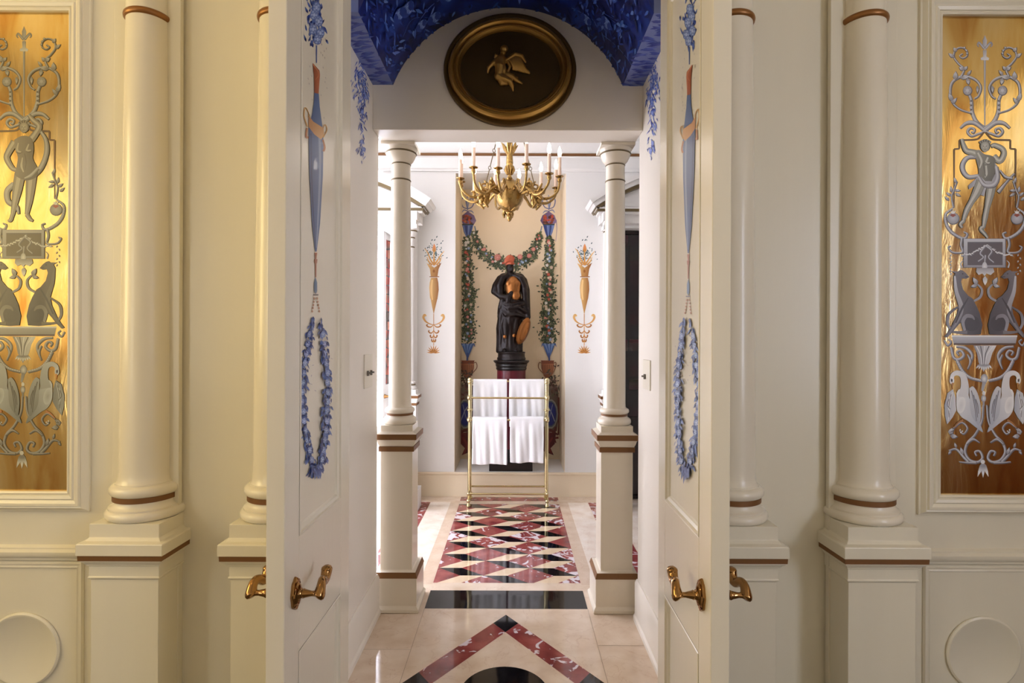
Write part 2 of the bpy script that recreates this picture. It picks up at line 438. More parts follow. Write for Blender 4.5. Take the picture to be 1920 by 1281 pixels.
# ---- chair rail, lower panels and round mouldings of the panelled walls
for s, nm in ((-1, 'trim_1'), (1, 'trim_2')):
    a, b = sorted((s*1.64, s*4.0)); F0 = -.35
    mb = MB(); y = 2.315
    mb.run([(y, .485), (y-.012, .485), (y-.016, .490), (y-.016, .497), (y-.024, .503), (y-.030, .512), (y-.030, .526), (y-.024, .530), (y-.018, .535), (y-.018, .541), (y-.008, .546), (y, .548)], a, b)
    fp = [(0,0),(0,.004),(.004,.009),(.010,.006),(.014,.006),(.018,.011),(.024,.011),(.030,.004),(.030,0)]
    for c in (2.0, 2.56, 3.12): mb.frame(s*c-.222, s*c+.222, -.25, .452, y, fp)
    mb.run([(y, F0), (y-.02, F0), (y-.02, F0+.14), (y-.01, F0+.17), (y, F0+.17)], a, b)
    for c in (2.0, 2.56, 3.12):
        mb.lathe([(.001, 0), (.150, 0), (.155, -.003), (.155, -.009), (.148, -.013), (.138, -.012), (.132, -.008), (.001, -.008)], s*c, y, .112, 56, axis='y')
    o = struct(mb.build(nm, M['cream'], smooth=35, base=(0, y, F0))); o.location = (0, 2.058, FZ); o.scale = (DEPTH_SCALE, DEPTH_SCALE, DEPTH_SCALE)  # first sizes, moved and shrunk towards the camera by the depth correction

# ---- landing and marble floors
LAND = 1.90
slab = MB().box(-.60, .60, LAND, YB, -.05, 0)
slab.box(-.72, .72, YB, 2.93, -.05, 0).box(-3.0, 3.0, 2.93, 5.0, -.05, 0)
# inlaid stones lie in the same surface: each is a thin leaf a hair proud of the bed
mats_floor = [M['cream_marble'], M['red_marble'], M['black'], M['tile_cream'], M['pale_marble'], M['grey_marble'], M['joint']]
def inlay(pts, m, z=.0006):
    slab.add([(x, y, z) for x, y in pts], [tuple(range(len(pts)))], m)
def clip(poly, x0, x1, y0, y1):
    def cut(p, ax, lim, keep_less):
        out = []
        for i in range(len(p)):
            a, b = p[i-1], p[i]
            ina = (a[ax] <= lim) if keep_less else (a[ax] >= lim); inb = (b[ax] <= lim) if keep_less else (b[ax] >= lim)
            if ina != inb:
                t = (lim-a[ax])/(b[ax]-a[ax]); out.append((a[0]+(b[0]-a[0])*t, a[1]+(b[1]-a[1])*t))
            if inb: out.append(b)
        return out
    for ax, lim, kl in ((0, x0, False), (0, x1, True), (1, y0, False), (1, y1, True)):
        poly = cut(poly, ax, lim, kl)
        if len(poly) < 3: return []
    return poly
A, B, MX, M0, M1 = .14, .1098, .427, 3.212, 4.742
inlay([(-MX, M0), (MX, M0), (MX, M1), (-MX, M1)], 3, .0004)
for j in range(-1, 16):
    for i in range(-3, 4):
        cx = (A if j % 2 else -A) + 4*A*i; cy = 3.2 + B*j
        for pts, m in (([(-A,0),(0,-B),(A,0),(0,B)], 1), ([(0,B),(A,B),(2*A,0),(A,0)], 2)):
            q = clip([(cx+x, cy+y) for x, y in pts], -MX, MX, M0, M1)
            if q: inlay(q, m)
inlay([(-MX, 2.905), (MX, 2.905), (MX, 3.114), (-MX, 3.114)], 2)
inlay([(-.43, 4.83), (.43, 4.83), (.43, 4.945), (-.43, 4.945)], 1)
for s in (-1, 1):
    for a, b, c, d, m in ((MX+.002, .505, 3.19, 4.82, 5), (.507, .678, 3.05, 4.79, 4)):
        inlay([(s*a, c), (s*b, c), (s*b, d), (s*a, d)], m)
    inlay([(s*.68, 3.30), (s*.86, 3.30), (s*.86, 4.79), (s*.68, 4.79)], 1)
    inlay([(s*.865, 3.0), (s*2.6, 3.0), (s*2.6, 4.79), (s*.865, 4.79)], 4)
    inlay([(s*.4265, 1.9), (s*.4285, 1.9), (s*.4285, 2.905), (s*.4265, 2.905)], 6)
inlay([(-.645, 2.52), (-.43, 2.52), (-.43, 2.522), (-.645, 2.522)], 6); inlay([(.43, 2.56), (.645, 2.56), (.645, 2.562), (.43, 2.562)], 6)
# lozenge border: red bars, black squares at its corners, a black roundel inside
T = Vector((0, 2.841)); Lp = Vector((-.4245, 2.266)); Rp = Vector((.4245, 2.266)); Bt = Vector((0, 1.691))
k = .146
inn = lambda p: Vector((p.x*(1-2*k), 2.266+(p.y-2.266)*(1-2*k)))
quads = [(T, Rp), (Rp, Bt), (Bt, Lp), (Lp, T)]
for a, b in quads:
    d = b-a; n0, n1 = inn(a), inn(b)
    p1, p2 = a+d*k, b-d*k
    q = clip([tuple(p1), tuple(p2), tuple(n1), tuple(n0)], -1, 1, LAND, 9)
    if q: inlay(q, 1)
for c, a, b in ((T, Lp, Rp), (Rp, T, Bt), (Bt, Rp, Lp), (Lp, Bt, T)):
    q = clip([tuple(c), tuple(c+(a-c)*k), tuple(inn(c)), tuple(c+(b-c)*k)], -1, 1, LAND, 9)
    if q: inlay(q, 2, .0008)
inlay([(.002+.178*math.cos(2*PI*i/48), 2.214+.178*math.sin(2*PI*i/48)) for i in range(48)], 2, .0008)
fl = slab.build('floor', mats_floor, smooth=0, base=(0,0,0)); struct(fl)
st = MB().box(-.60, .60, LAND+.02, YB, FZ, -.05)
struct(st.build('trim_3', M['cream'], smooth=0))

# ---- passage walls, baseboards, beam wall with lunette
ENDL, ENDR = 2.845, 2.80
struct(MB().box(-HW-.13, -HW, YB, ENDL, 0, 3.25).build('wall_passage_left', M['hall'], smooth=0))
struct(MB().box(HW, HW+.13, YB, ENDR, 0, 3.25).build('wall_passage_right', M['hall'], smooth=0))
def base_x(nm, s, x, y0, y1):
    mb = MB(); q = [(0,0),(.022,0),(.022,.022),(.015,.034),(.015,.188),(.006,.205),(0,.205)]
    n = len(q); vs = [(x-s*h, y0, z) for h, z in q] + [(x-s*h, y1, z) for h, z in q]
    mb.add(vs, [tuple(range(n)), tuple(range(n, 2*n))] + [(i, (i+1) % n, (i+1) % n+n, i+n) for i in range(n)])
    return struct(mb.build(nm, M['hall'], smooth=30))
base_x('baseboard_left', -1, -HW, YB+.001, ENDL); base_x('baseboard_right', 1, HW, YB+.001, ENDR)
struct(MB().box(-HW, HW, 2.73, 2.905, BEAM, 3.25).build('wall_lunette', M['hall'], smooth=0, bevel=.003))
# vault: flat painted soffit strips and a segmental arch
SZ, SX, RIS = 2.662, .565, .383
RA = (SX*SX+RIS*RIS)/(2*RIS); ZC = SZ+RIS-RA; TH = math.asin(SX/RA)
arc = [(RA*math.sin(-TH+2*TH*i/48), ZC+RA*math.cos(-TH+2*TH*i/48)) for i in range(49)]
mb = MB(); n = len(arc); vs = []
for y in (YB, 2.73): vs += [(x, y, z) for x, z in arc] + [(x, y, 3.25) for x, z in arc]
fs = []
for i in range(n-1):
    fs += [(i, i+1, i+1+2*n, i+2*n), (n+i, n+i+2*n, n+i+1+2*n, n+i+1), (i, i+n, i+1+n, i+1), (2*n+i, 2*n+i+1, 3*n+i+1, 3*n+i)]
mb.add(vs, fs, 0)
for s in (-1, 1):
    a, b = sorted((s*SX, s*HW)); mb.box(a, b, YB, 2.73, SZ, 3.25, 1)
vault = struct(mb.build('ceiling', [M['vault'], M['vault_rim']], smooth=40, base=(0,0,0)))
def vaultfn(u, v, off):                   # u along the arch (-1..1), v depth
    a = u*TH; r = RA-off; v = max(YB+.002, min(2.728, v))
    return Vector((r*math.sin(a), v, ZC+r*math.cos(a)))
pv = Paint(vaultfn)
BL = [(38, 72, 168), (62, 98, 190), (30, 58, 150), (96, 130, 208), (22, 46, 132), (10, 22, 84), (12, 28, 96)]
for i in range(40):                       # arching briar stems
    u = random.uniform(-.95, .8); v = random.uniform(2.14, 2.7)
    pv.stroke([(u, v), (u+.12, v+random.uniform(-.05,.05)), (u+.3, v+random.uniform(-.12,.12))], (.004, .002), jit(random.choice(BL)))
for i in range(900):
    u = random.uniform(-.98, .98); v = random.uniform(2.125, 2.725)
    if abs(u) < .45 and random.random() < .6: continue
    pv.leaf(u, v, random.uniform(.03, .08), random.uniform(.010, .022), random.uniform(.6, 2.4), jit(random.choice(BL), 8))
def rose(p, x, y, r, kx=1.0):
    p.blob(x, y, r*kx, r, (40, 70, 160), 0, (28, 52, 136), 16)
    for n, rad, sz in ((8, .66, .34), (5, .36, .30), (3, .14, .2)):
        for q in range(n):
            a = q*2*PI/n+rad*3; p.blob(x+kx*r*rad*math.cos(a), y+r*rad*math.sin(a), r*sz*kx, r*sz*.8, jit((70, 106, 190), 10), 0, jit((140, 168, 226), 8), 10)
for u, v in ((-.62, 2.60), (-.52, 2.62), (-.40, 2.53), (-.30, 2.55), (.35, 2.52), (.55, 2.6), (.7, 2.5), (-.75, 2.4), (.1, 2.3), (-.05, 2.4), (-.68, 2.42), (-.58, 2.36), (.66, 2.3), (-.45, 2.25)):
    rose(pv, u, v, random.uniform(.034, .044), 1.25)
struct(pv.build('painted_roses', M['paint'], vault))
for s in (-1, 1):
    ps = Paint(lambda u, v, off: Vector((u, v, SZ-off)))
    for i in range(54):
        u = s*random.uniform(SX+.012, HW-.012); v = 2.13+.595*i/54
        ps.leaf(u-.03, v, random.uniform(.05, .085), .019, random.uniform(-.5, .5), jit((44, 62, 150)), jit((70, 90, 176)))
    struct(ps.build('painted_leaves', M['paint'], vault))

# ---- far room shell
FW = 4.99; NX = .497; NZ0, NZ1, ND = .212, 2.903, 5.54
CEILF = 3.22
mb = MB().box(-1.15, -NX, FW, 5.62, 0, CEILF).box(NX, 1.15, FW, 5.62, 0, CEILF).box(-NX, NX, FW, 5.62, NZ1, CEILF).box(-NX, NX, FW, 5.62, 0, NZ0)
struct(mb.build('wall_far', M['white'], smooth=0))
mb = MB().box(-NX, NX, ND, 5.60, NZ0, NZ1)
mb.box(-NX, -NX+.004, FW+.01, ND, NZ0, NZ1).box(NX-.004, NX, FW+.01, ND, NZ0, NZ1)
struct(mb.build('wall_niche', M['niche'], smooth=0))
mb = MB(); y = FW
mb.run([(y,0),(y-.024,0),(y-.024,.02),(y-.016,.034),(y-.016,.19),(y-.022,.196),(y-.022,.207),(y-.014,.214),(y,.214)], -1.14, 1.14)
struct(mb.build('baseboard_far', M['niche'], smooth=30))
mb = MB()                                  # crown moulding with its bronze line
mb.run([(y,2.915),(y-.02,2.915),(y-.02,2.93),(y-.028,2.94),(y-.028,3.035),(y-.04,3.045),(y-.04,3.07),(y-.06,3.085),(y-.10,3.16),(y-.12,3.165),(y-.12,CEILF),(y,CEILF)], -2.9, 2.9, 0)
mb.run([(y-.028,3.045),(y-.047,3.045),(y-.047,3.068),(y-.028,3.068)], -2.9, 2.9, 1)
struct(mb.build('trim_4', [M['white'], M['bronze_flat']], smooth=30))
struct(MB().box(-3.1, 3.1, 2.905, 6.4, CEILF, CEILF+.08).build('ceiling', M['white'], smooth=0))
mb = MB().box(-3.1, -HW-.13, 2.78, 2.85, 0, CEILF); struct(mb.build('wall_front_left', M['white'], smooth=0))
mb = MB().box(HW+.13, 3.1, 2.73, 2.80, 0, CEILF); struct(mb.build('wall_front_right', M['white'], smooth=0))
mb = MB().box(-3.08, -3.0, 2.85, 3.1, 0, CEILF).box(-3.08, -3.0, 4.5, 6.4, 0, CEILF).box(-3.08, -3.0, 3.1, 4.5, 0, .7).box(-3.08, -3.0, 3.1, 4.5, 2.9, CEILF)
struct(mb.build('wall_far_left', M['white'], smooth=0))
window('window_4', (1, 0), WIN_F, -3.03, 3.8, .7, 1.4, 2.2)
struct(MB().box(3.0, 3.08, 2.80, 6.4, 0, CEILF).build('wall_far_right', M['white'], smooth=0))

# ---- round-headed door surrounds each side of the niche
OC, OHW = 1.684, .80                       # centre and half width of the opening
YA = 4.70
def surround(s, nm, arched):
    mb = MB(); c = s*OC
    # wall piece around the opening
    top = 2.372
    if arched:
        pts = [(c-OHW-.3, 0), (c-OHW, 0), (c-OHW, 2.10)] + [(c-OHW*math.cos(PI*i/24), 2.10+.36*math.sin(PI*i/24)) for i in range(1, 24)] + [(c+OHW, 2.10), (c+OHW, 0), (c+OHW+.05, 0), (c+OHW+.05, 2.62), (c-OHW-.3, 2.62)]
    else:
        pts = [(c-OHW-.05, 0), (c-OHW, 0), (c-OHW, top), (c+OHW, top), (c+OHW, 0), (c+OHW+.3, 0), (c+OHW+.3, 2.62), (c-OHW-.05, 2.62)]
    mb.prism(pts, 4.78, 5.0, 0)
    hw = .925                              # entablature
    mb.box(c-hw, c+hw, YA-.02, 4.80, 2.39, 2.465, 0)
    mb.box(c-hw-.022, c+hw+.022, YA-.05, 4.80, 2.465, 2.485, 0)
    mb.box(c-hw-.03, c+hw+.03, YA-.06, 4.80, 2.485, 2.507, 1)
    mb.box(c-hw-.035, c+hw+.035, YA-.065, 4.80, 2.507, 2.518, 0)
    RR, half = 1.70, hw+.035               # segmental pediment
    th = math.asin(half/RR); zc = 2.512-RR*math.cos(th)
    def seg(r0, r1, y0, y1, m, ext=1.0):
        n = 30; vs, fs = [], []
        for y in (y0, y1):
            for r in (r0, r1):
                for i in range(n+1):
                    a = -th*ext+2*th*ext*i/n; vs.append((c+r*math.sin(a), y, zc+r*math.cos(a)))
        q = n+1
        for i in range(n):
            fs += [(i, i+1, q+i+1, q+i), (2*q+i, 3*q+i, 3*q+i+1, 2*q+i+1), (i, 2*q+i, 2*q+i+1, i+1), (q+i, q+i+1, 3*q+i+1, 3*q+i)]
        fs += [(0, q, 3*q, 2*q), (n, 2*q+n, 3*q+n, q+n)]
        mb.add(vs, fs, m)
    seg(RR-.012, RR+.014, YA-.065, 4.9, 1, 1.0)
    seg(RR+.014, RR+.05, YA-.09, 4.9, 0, 1.01)
    seg(RR+.05, RR+.085, YA-.12, 4.9, 0, 1.02)
    ty = [(c+(RR-.012)*math.sin(-th+2*th*i/24), zc+(RR-.012)*math.cos(-th+2*th*i/24)) for i in range(25)]
    mb.prism([(ty[0][0], 2.51)] + ty[1:-1] + [(ty[-1][0], 2.51)], YA-.01, 4.85, 0)
    return struct(mb.build(nm, [M['white'], M['ring']], smooth=35))
surround(-1, 'trim_5', True); surround(1, 'trim_6', False)
# rooms seen through the two openings
mb = MB().box(-3.0, -1.15, 6.3, 6.38, 0, CEILF).box(-1.15, -1.10, 5.62, 6.38, 0, CEILF).box(-3.0, -1.10, 5.0, 6.38, -.05, 0)
struct(mb.build('wall_side_room_left', M['white'], smooth=0))
mb = MB().box(1.10, 3.0, 5.02, 5.10, 0, CEILF)
struct(mb.build('wall_side_room_right', M['white'], smooth=0))
window('window_5', (0, 1), WIN_F, -2.1, 6.28, .4, 1.5, 2.2)
# ================================================================== THINGS: columns
def front_column(x=0, y=0):
    FZ = -.35                             # floor level before the depth correction; shrunk towards the camera when placed
    t = thing('engaged_column', '', 'column', (x, y, FZ), 'engaged columns beside the doorway')
    mb = MB().sqstack(x, y, [(.133, FZ+.001), (.133, .462), (.136, .465), (.1405, .468), (.1405, .474), (.138, .4755), (.138, .517), (.144, .519), (.144, .524), (.147, .5255), (.150, .532), (.157, .536), (.157, .539), (.160, .5405), (.160, .545)])
    mb.sqstack(x, y, [(.168, .566), (.168, .608), (.166, .612), (.148, .617), (.143, .622), (.1375, .628), (.1375, .681)])
    mb.build('pedestal', M['cream'], t, smooth=25, bevel=.0015)
    MB().sqstack(x, y, [(.163, .545), (.164, .566)]).build('pedestal_band', M['bronze_flat'], t, smooth=0)['label'] = 'flat brown bronze band under the pedestal cap'
    mb = MB()
    lo = [(.10, .681), (.136, .681), (.144, .687), (.1475, .698), (.145, .710), (.138, .717), (.1345, .7185), (.1345, .7255), (.131, .7275), (.124, .732), (.119, .740), (.117, .748), (.1165, .753)]
    hi = [(.1165, .772), (.124, .776), (.131, .785), (.1325, .795), (.130, .806), (.122, .814), (.112, .817), (.112, .822)]
    mb.lathe(lo+hi, x, y, seg=56).build('base', M['cream_col'], t, smooth=50)
    MB().lathe([(.117, .751), (.1215, .753), (.1215, .773), (.117, .775)], x, y, seg=56).build('base_band', M['bronze_flat'], t, smooth=40)['label'] = 'bronze band round the column base'
    sh = [(.110, .821), (.104, .83), (.100, .85), (.099, .88)]
    for i in range(12):
        q = (i+1)/12; sh.append((.099-.017*q**1.5, .88+q*1.88))
    sh += [(.082, 3.2), (.11, 3.26), (.12, 3.3), (.12, 3.595)]
    MB().lathe(sh, x, y, seg=56).build('shaft', M['cream_col'], t, smooth=50)
    MB().lathe([(.08, 2.723), (.086, 2.724), (.0905, 2.729), (.092, 2.7365), (.0905, 2.744), (.086, 2.749), (.08, 2.75)], x, y, seg=56).build('collar', M['bronze'], t, smooth=60)['label'] = 'bronze collar ring'
    return t
c0 = front_column(); c0.location = (-1.3225, 2.058, FZ); c0.scale = (DEPTH_SCALE, DEPTH_SCALE, DEPTH_SCALE)  # brought nearer and shrunk with the rest of the front room
c0['label'] = 'cream engaged column on a pedestal between the left gold panel and the left door'
dup(c0, (1.3265, 2.058, FZ), 'cream engaged column on a pedestal between the right door and the right gold panel')
dup(c0, (-.834, 2.058, FZ), 'cream engaged column half hidden behind the open left door')
dup(c0, (.838, 2.058, FZ), 'cream engaged column half hidden behind the open right door')

def passage_pillar(x, y=2.972):
    t = thing('passage_pillar', '', 'column', (x, y, 0), 'free-standing pillars in the passage')
    mb = MB().sqstack(x, y, [(.123, .0012), (.123, .018), (.117, .026), (.112, .034), (.112, .176)])
    mb.sqstack(x, y, [(.1045, .203), (.086, .206), (.083, .21), (.083, .826)])
    mb.sqstack(x, y, [(.088, .852), (.095, .866), (.100, .884), (.103, .889)])
    mb.sqstack(x, y, [(.104, .917), (.100, .921), (.088, .926), (.0835, .930), (.0835, .961)])
    mb.build('pedestal', M['pillar'], t, smooth=25, bevel=.0015)
    for a, b, c, d in ((.114, .176, .1055, .203), (.091, .826, .0915, .852), (.1065, .889, .1075, .917)):
        MB().sqstack(x, y, [(a, b), (c, d)]).build('pedestal_band', M['bronze_flat'], t, smooth=0)['label'] = 'flat brown bronze band round the pedestal'
    MB().lathe([(.07, .961), (.081, .961), (.087, .968), (.0885, .978), (.086, .989), (.078, .996), (.071, 1.0), (.068, 1.006), (.068, 1.018), (.072, 1.020), (.0775, 1.026), (.0785, 1.033), (.076, 1.041), (.068, 1.046), (.064, 1.049)], x, y, seg=48).build('base', M['pillar'], t, smooth=50)
    MB().lathe([(.066, 1.006), (.0705, 1.007), (.0705, 1.018), (.066, 1.019)], x, y, seg=48).build('base_band', M['bronze_flat'], t, smooth=40)['label'] = 'brown bronze band round the column base'
    sh = [(.063, 1.047), (.0605, 1.055), (.0592, 1.075)] + [(.0592-.0092*(q/10)**1.4, 1.075+1.275*q/10) for q in range(1, 11)]
    MB().lathe(sh, x, y, seg=48).build('shaft', M['pillar'], t, smooth=50)
    MB().lathe([(.049, 2.349), (.056, 2.354), (.066, 2.366), (.074, 2.382), (.079, 2.397), (.080, 2.402), (.080, 2.416), (.083, 2.422), (.086, 2.4265)], x, y, seg=48).sqstack(x, y, [(.0885, 2.4265), (.0885, BEAM-.0003)]).build('capital', M['pillar'], t, smooth=40)
    for r, z, h in ((.0515, 2.258, .012), (.0505, 2.343, .011), (.0815, 2.403, .012)):
        MB().lathe([(r-.008, z-h/2), (r, z-h/2+.002), (r+.0025, z), (r, z+h/2-.002), (r-.008, z+h/2)], x, y, seg=48).build('collar', M['ring'], t, smooth=60)['label'] = 'dark bronze collar ring'
    return t
p0 = passage_pillar(-.574); p0['label'] = 'ivory column on a square pedestal at the left of the passage'
dup(p0, (.574, 2.972, 0), 'ivory column on a square pedestal at the right of the passage')

def slim_column(x, y=4.615):
    t = thing('slim_column', '', 'column', (x, y, 0), 'slim columns of the door surrounds')
    mb = MB().sqstack(x, y, [(.082, .0012), (.082, .17), (.058, .175), (.058, .862)]).sqstack(x, y, [(.062, .882), (.075, .915), (.076, .922)]).sqstack(x, y, [(.078, .945), (.056, .955), (.056, .99)])
    mb.build('pedestal', M['white'], t, smooth=25)
    for a, b, c, d in ((.064, .862, .066, .882), (.080, .922, .081, .945)):
        MB().sqstack(x, y, [(a, b), (c, d)]).build('pedestal_band', M['bronze_flat'], t, smooth=0)
    MB().lathe([(.05, .99), (.054, .998), (.054, 1.01), (.045, 1.02), (.042, 1.026), (.042, 1.036), (.046, 1.042), (.046, 1.05), (.036, 1.058), (.034, 1.07), (.029, 2.24), (.034, 2.252), (.048, 2.28), (.052, 2.295), (.052, 2.315), (.058, 2.322)], x, y, seg=32).sqstack(x, y, [(.060, 2.322), (.060, 2.352)]).sqstack(x, y, [(.052, 2.352), (.052, 2.388), (.062, 2.39), (.062, 2.463)]).build('shaft', M['white'], t, smooth=40)
    for r, z in ((.0325, 2.172), (.035, 2.250), (.0545, 2.304), (.0445, 1.031)):
        MB().lathe([(r-.006, z-.006), (r, z-.005), (r+.001, z), (r, z+.005), (r-.006, z+.006)], x, y, seg=32).build('collar', M['ring'], t, smooth=60)
    return t
s0 = slim_column(-.828); s0['label'] = 'slim white column of the door surround left of the niche'
dup(s0, (.828, 4.615, 0), 'slim white column of the door surround right of the niche')

# ================================================================== doors
DZ = 2.71
def door(s, nm):
    # leaf stands open, hinged at the doorway and swung towards the camera
    xi_h, xi_l, yh, yl, th = s*.578, s*(.587 if s < 0 else .5745), 2.073, 1.511, .0516
    d = Vector((xi_l-xi_h, yl-yh, 0)); L = d.length; d.normalize(); o = Vector((s, 0, 0)); o = (o-d*o.dot(d)).normalized()
    org = Vector((xi_h, yh, .008))
    def W(a, b, z): return org+d*a+o*b+Vector((0, 0, z-.008))   # a along the leaf, b outward through it
    t = MB(); pan = ((.093, .462, .840, 2.63), (.093, .462, .16, .504))
    # stiles and rails
    def bx(a0, a1, b0, b1, z0, z1):
        t.add([W(a,b,z) for z in (z0,z1) for a,b in ((a0,b0),(a1,b0),(a1,b1),(a0,b1))], [(0,3,2,1),(4,5,6,7),(0,1,5,4),(1,2,6,5),(2,3,7,6),(3,0,4,7)])
    bx(0, pan[0][0], 0, th, .008, DZ); bx(pan[0][1], L, 0, th, .008, DZ)
    for z0, z1 in ((.008, .16), (.504, .840), (2.63, DZ)): bx(pan[0][0], pan[0][1], 0, th, z0, z1)
    leaf = t.build(nm, M['door'], None, smooth=0, bevel=.0025, base=org)
    struct(leaf)
    for a0, a1, z0, z1 in pan:
        p = MB(); m = [(0, .0), (.002, -.002), (.007, -.002), (.010, .004), (.020, .0075), (.024, .012), (.026, .013)]
        for side in (0, 1):
            vs, fs, nn = [], [], len(m)
            for ca, cz in ((0,0),(1,0),(1,1),(0,1)):
                for off, dep in m:
                    a = a0+off if ca == 0 else a1-off; z = z0+off if cz == 0 else z1-off
                    vs.append(W(a, dep if side == 0 else th-dep, z))
            for c in range(4):
                e = (c+1) % 4
                for i in range(nn-1): fs.append((c*nn+i, e*nn+i, e*nn+i+1, c*nn+i+1))
            fs.append(tuple(c*nn+nn-1 for c in range(4)))
            p.add(vs, fs)
        p.build('door_panel', M['door'], leaf, smooth=25)
    # two handles: oval rose, turned neck, curling lever
    ah = L-.066
    for side in (0, 1):
        so = -1 if side == 0 else 1; b0 = 0 if side == 0 else th
        def Q(a, b, z): return W(ah-a*DEPTH_SCALE, b0+so*b*DEPTH_SCALE, .689+z*DEPTH_SCALE)
        h = MB()
        n = 28
        vs, fs, pr = [], [], [(1.0, 0), (1.02, .004), (.97, .010), (.80, .013), (.74, .012), (.62, .017), (.30, .021), (.001, .022)]
        for k, hh in pr:
            for i in range(n):
                an = 2*PI*i/n; sc = 1+.05*math.cos(8*an)
                vs.append(Q(.031*k*math.cos(an)*sc, hh, .050*k*math.sin(an)*sc))
        for j in range(len(pr)-1):
            for i in range(n): fs.append((j*n+i, j*n+(i+1) % n, (j+1)*n+(i+1) % n, (j+1)*n+i))
        h.add(vs, fs); rose = h.build('handle_rose', M['handle'], leaf, smooth=40)
        l = MB()
        l.tube([Q(0, .012, 0), Q(0, .022, 0), Q(0, .026, 0), Q(0, .03, 0), Q(0, .036, 0), Q(0, .042, 0), Q(0, .056, 0), Q(0, .066, 0), Q(0, .074, 0)], [q*DEPTH_SCALE for q in (.019, .017, .0135, .0155, .013, .0115, .0085, .009, .012)], 16)
        # the lever: down-turned elbow, then a wave back towards the hinge
        l.tube(crom3([Q(-.004, .074, -.010), Q(0, .080, -.002), Q(.010, .082, .016), Q(.026, .080, .028), Q(.044, .076, .024), Q(.062, .072, .012), Q(.082, .070, .016), Q(.096, .070, .034), Q(.096, .070, .050)]), [.010, .016, .018, .0175, .016, .0145, .0135, .013, .0125, .0125, .013, .0135, .0135, .013, .0125, .013, .0135, .014, .0145, .015, .0155, .016, .0165, .015, .008][:25], 16)
        l.build('door_handle', M['handle'], leaf, smooth=60)
    for hz in (.35, 1.35, 2.6):
        MB().tube([tuple(W(-.004, th+.004, hz)), tuple(W(-.004, th+.004, hz+.11))], .0055, 12).build('hinge', M['handle'], leaf)
    return leaf, W
def crom3(pts, n=3):
    out = []; q = [pts[0]*2-pts[1]] + list(pts) + [pts[-1]*2-pts[-2]]
    for i in range(1, len(q)-2):
        p0, p1, p2, p3 = q[i-1:i+3]
        for k in range(n):
            t = k/n; out.append(0.5*((2*p1)+(p2-p0)*t+(2*p0-5*p1+4*p2-p3)*t*t+(3*p1-p0-3*p2+p3)*t**3))
    return out+[pts[-1]]
dl, WL = door(-1, 'door_1'); dr, WR = door(1, 'door_2')
dl['label'] = 'open cream door leaf on the left painted with a blue torch and garland'
dr['label'] = 'open cream door leaf on the right painted with a blue torch and garland'
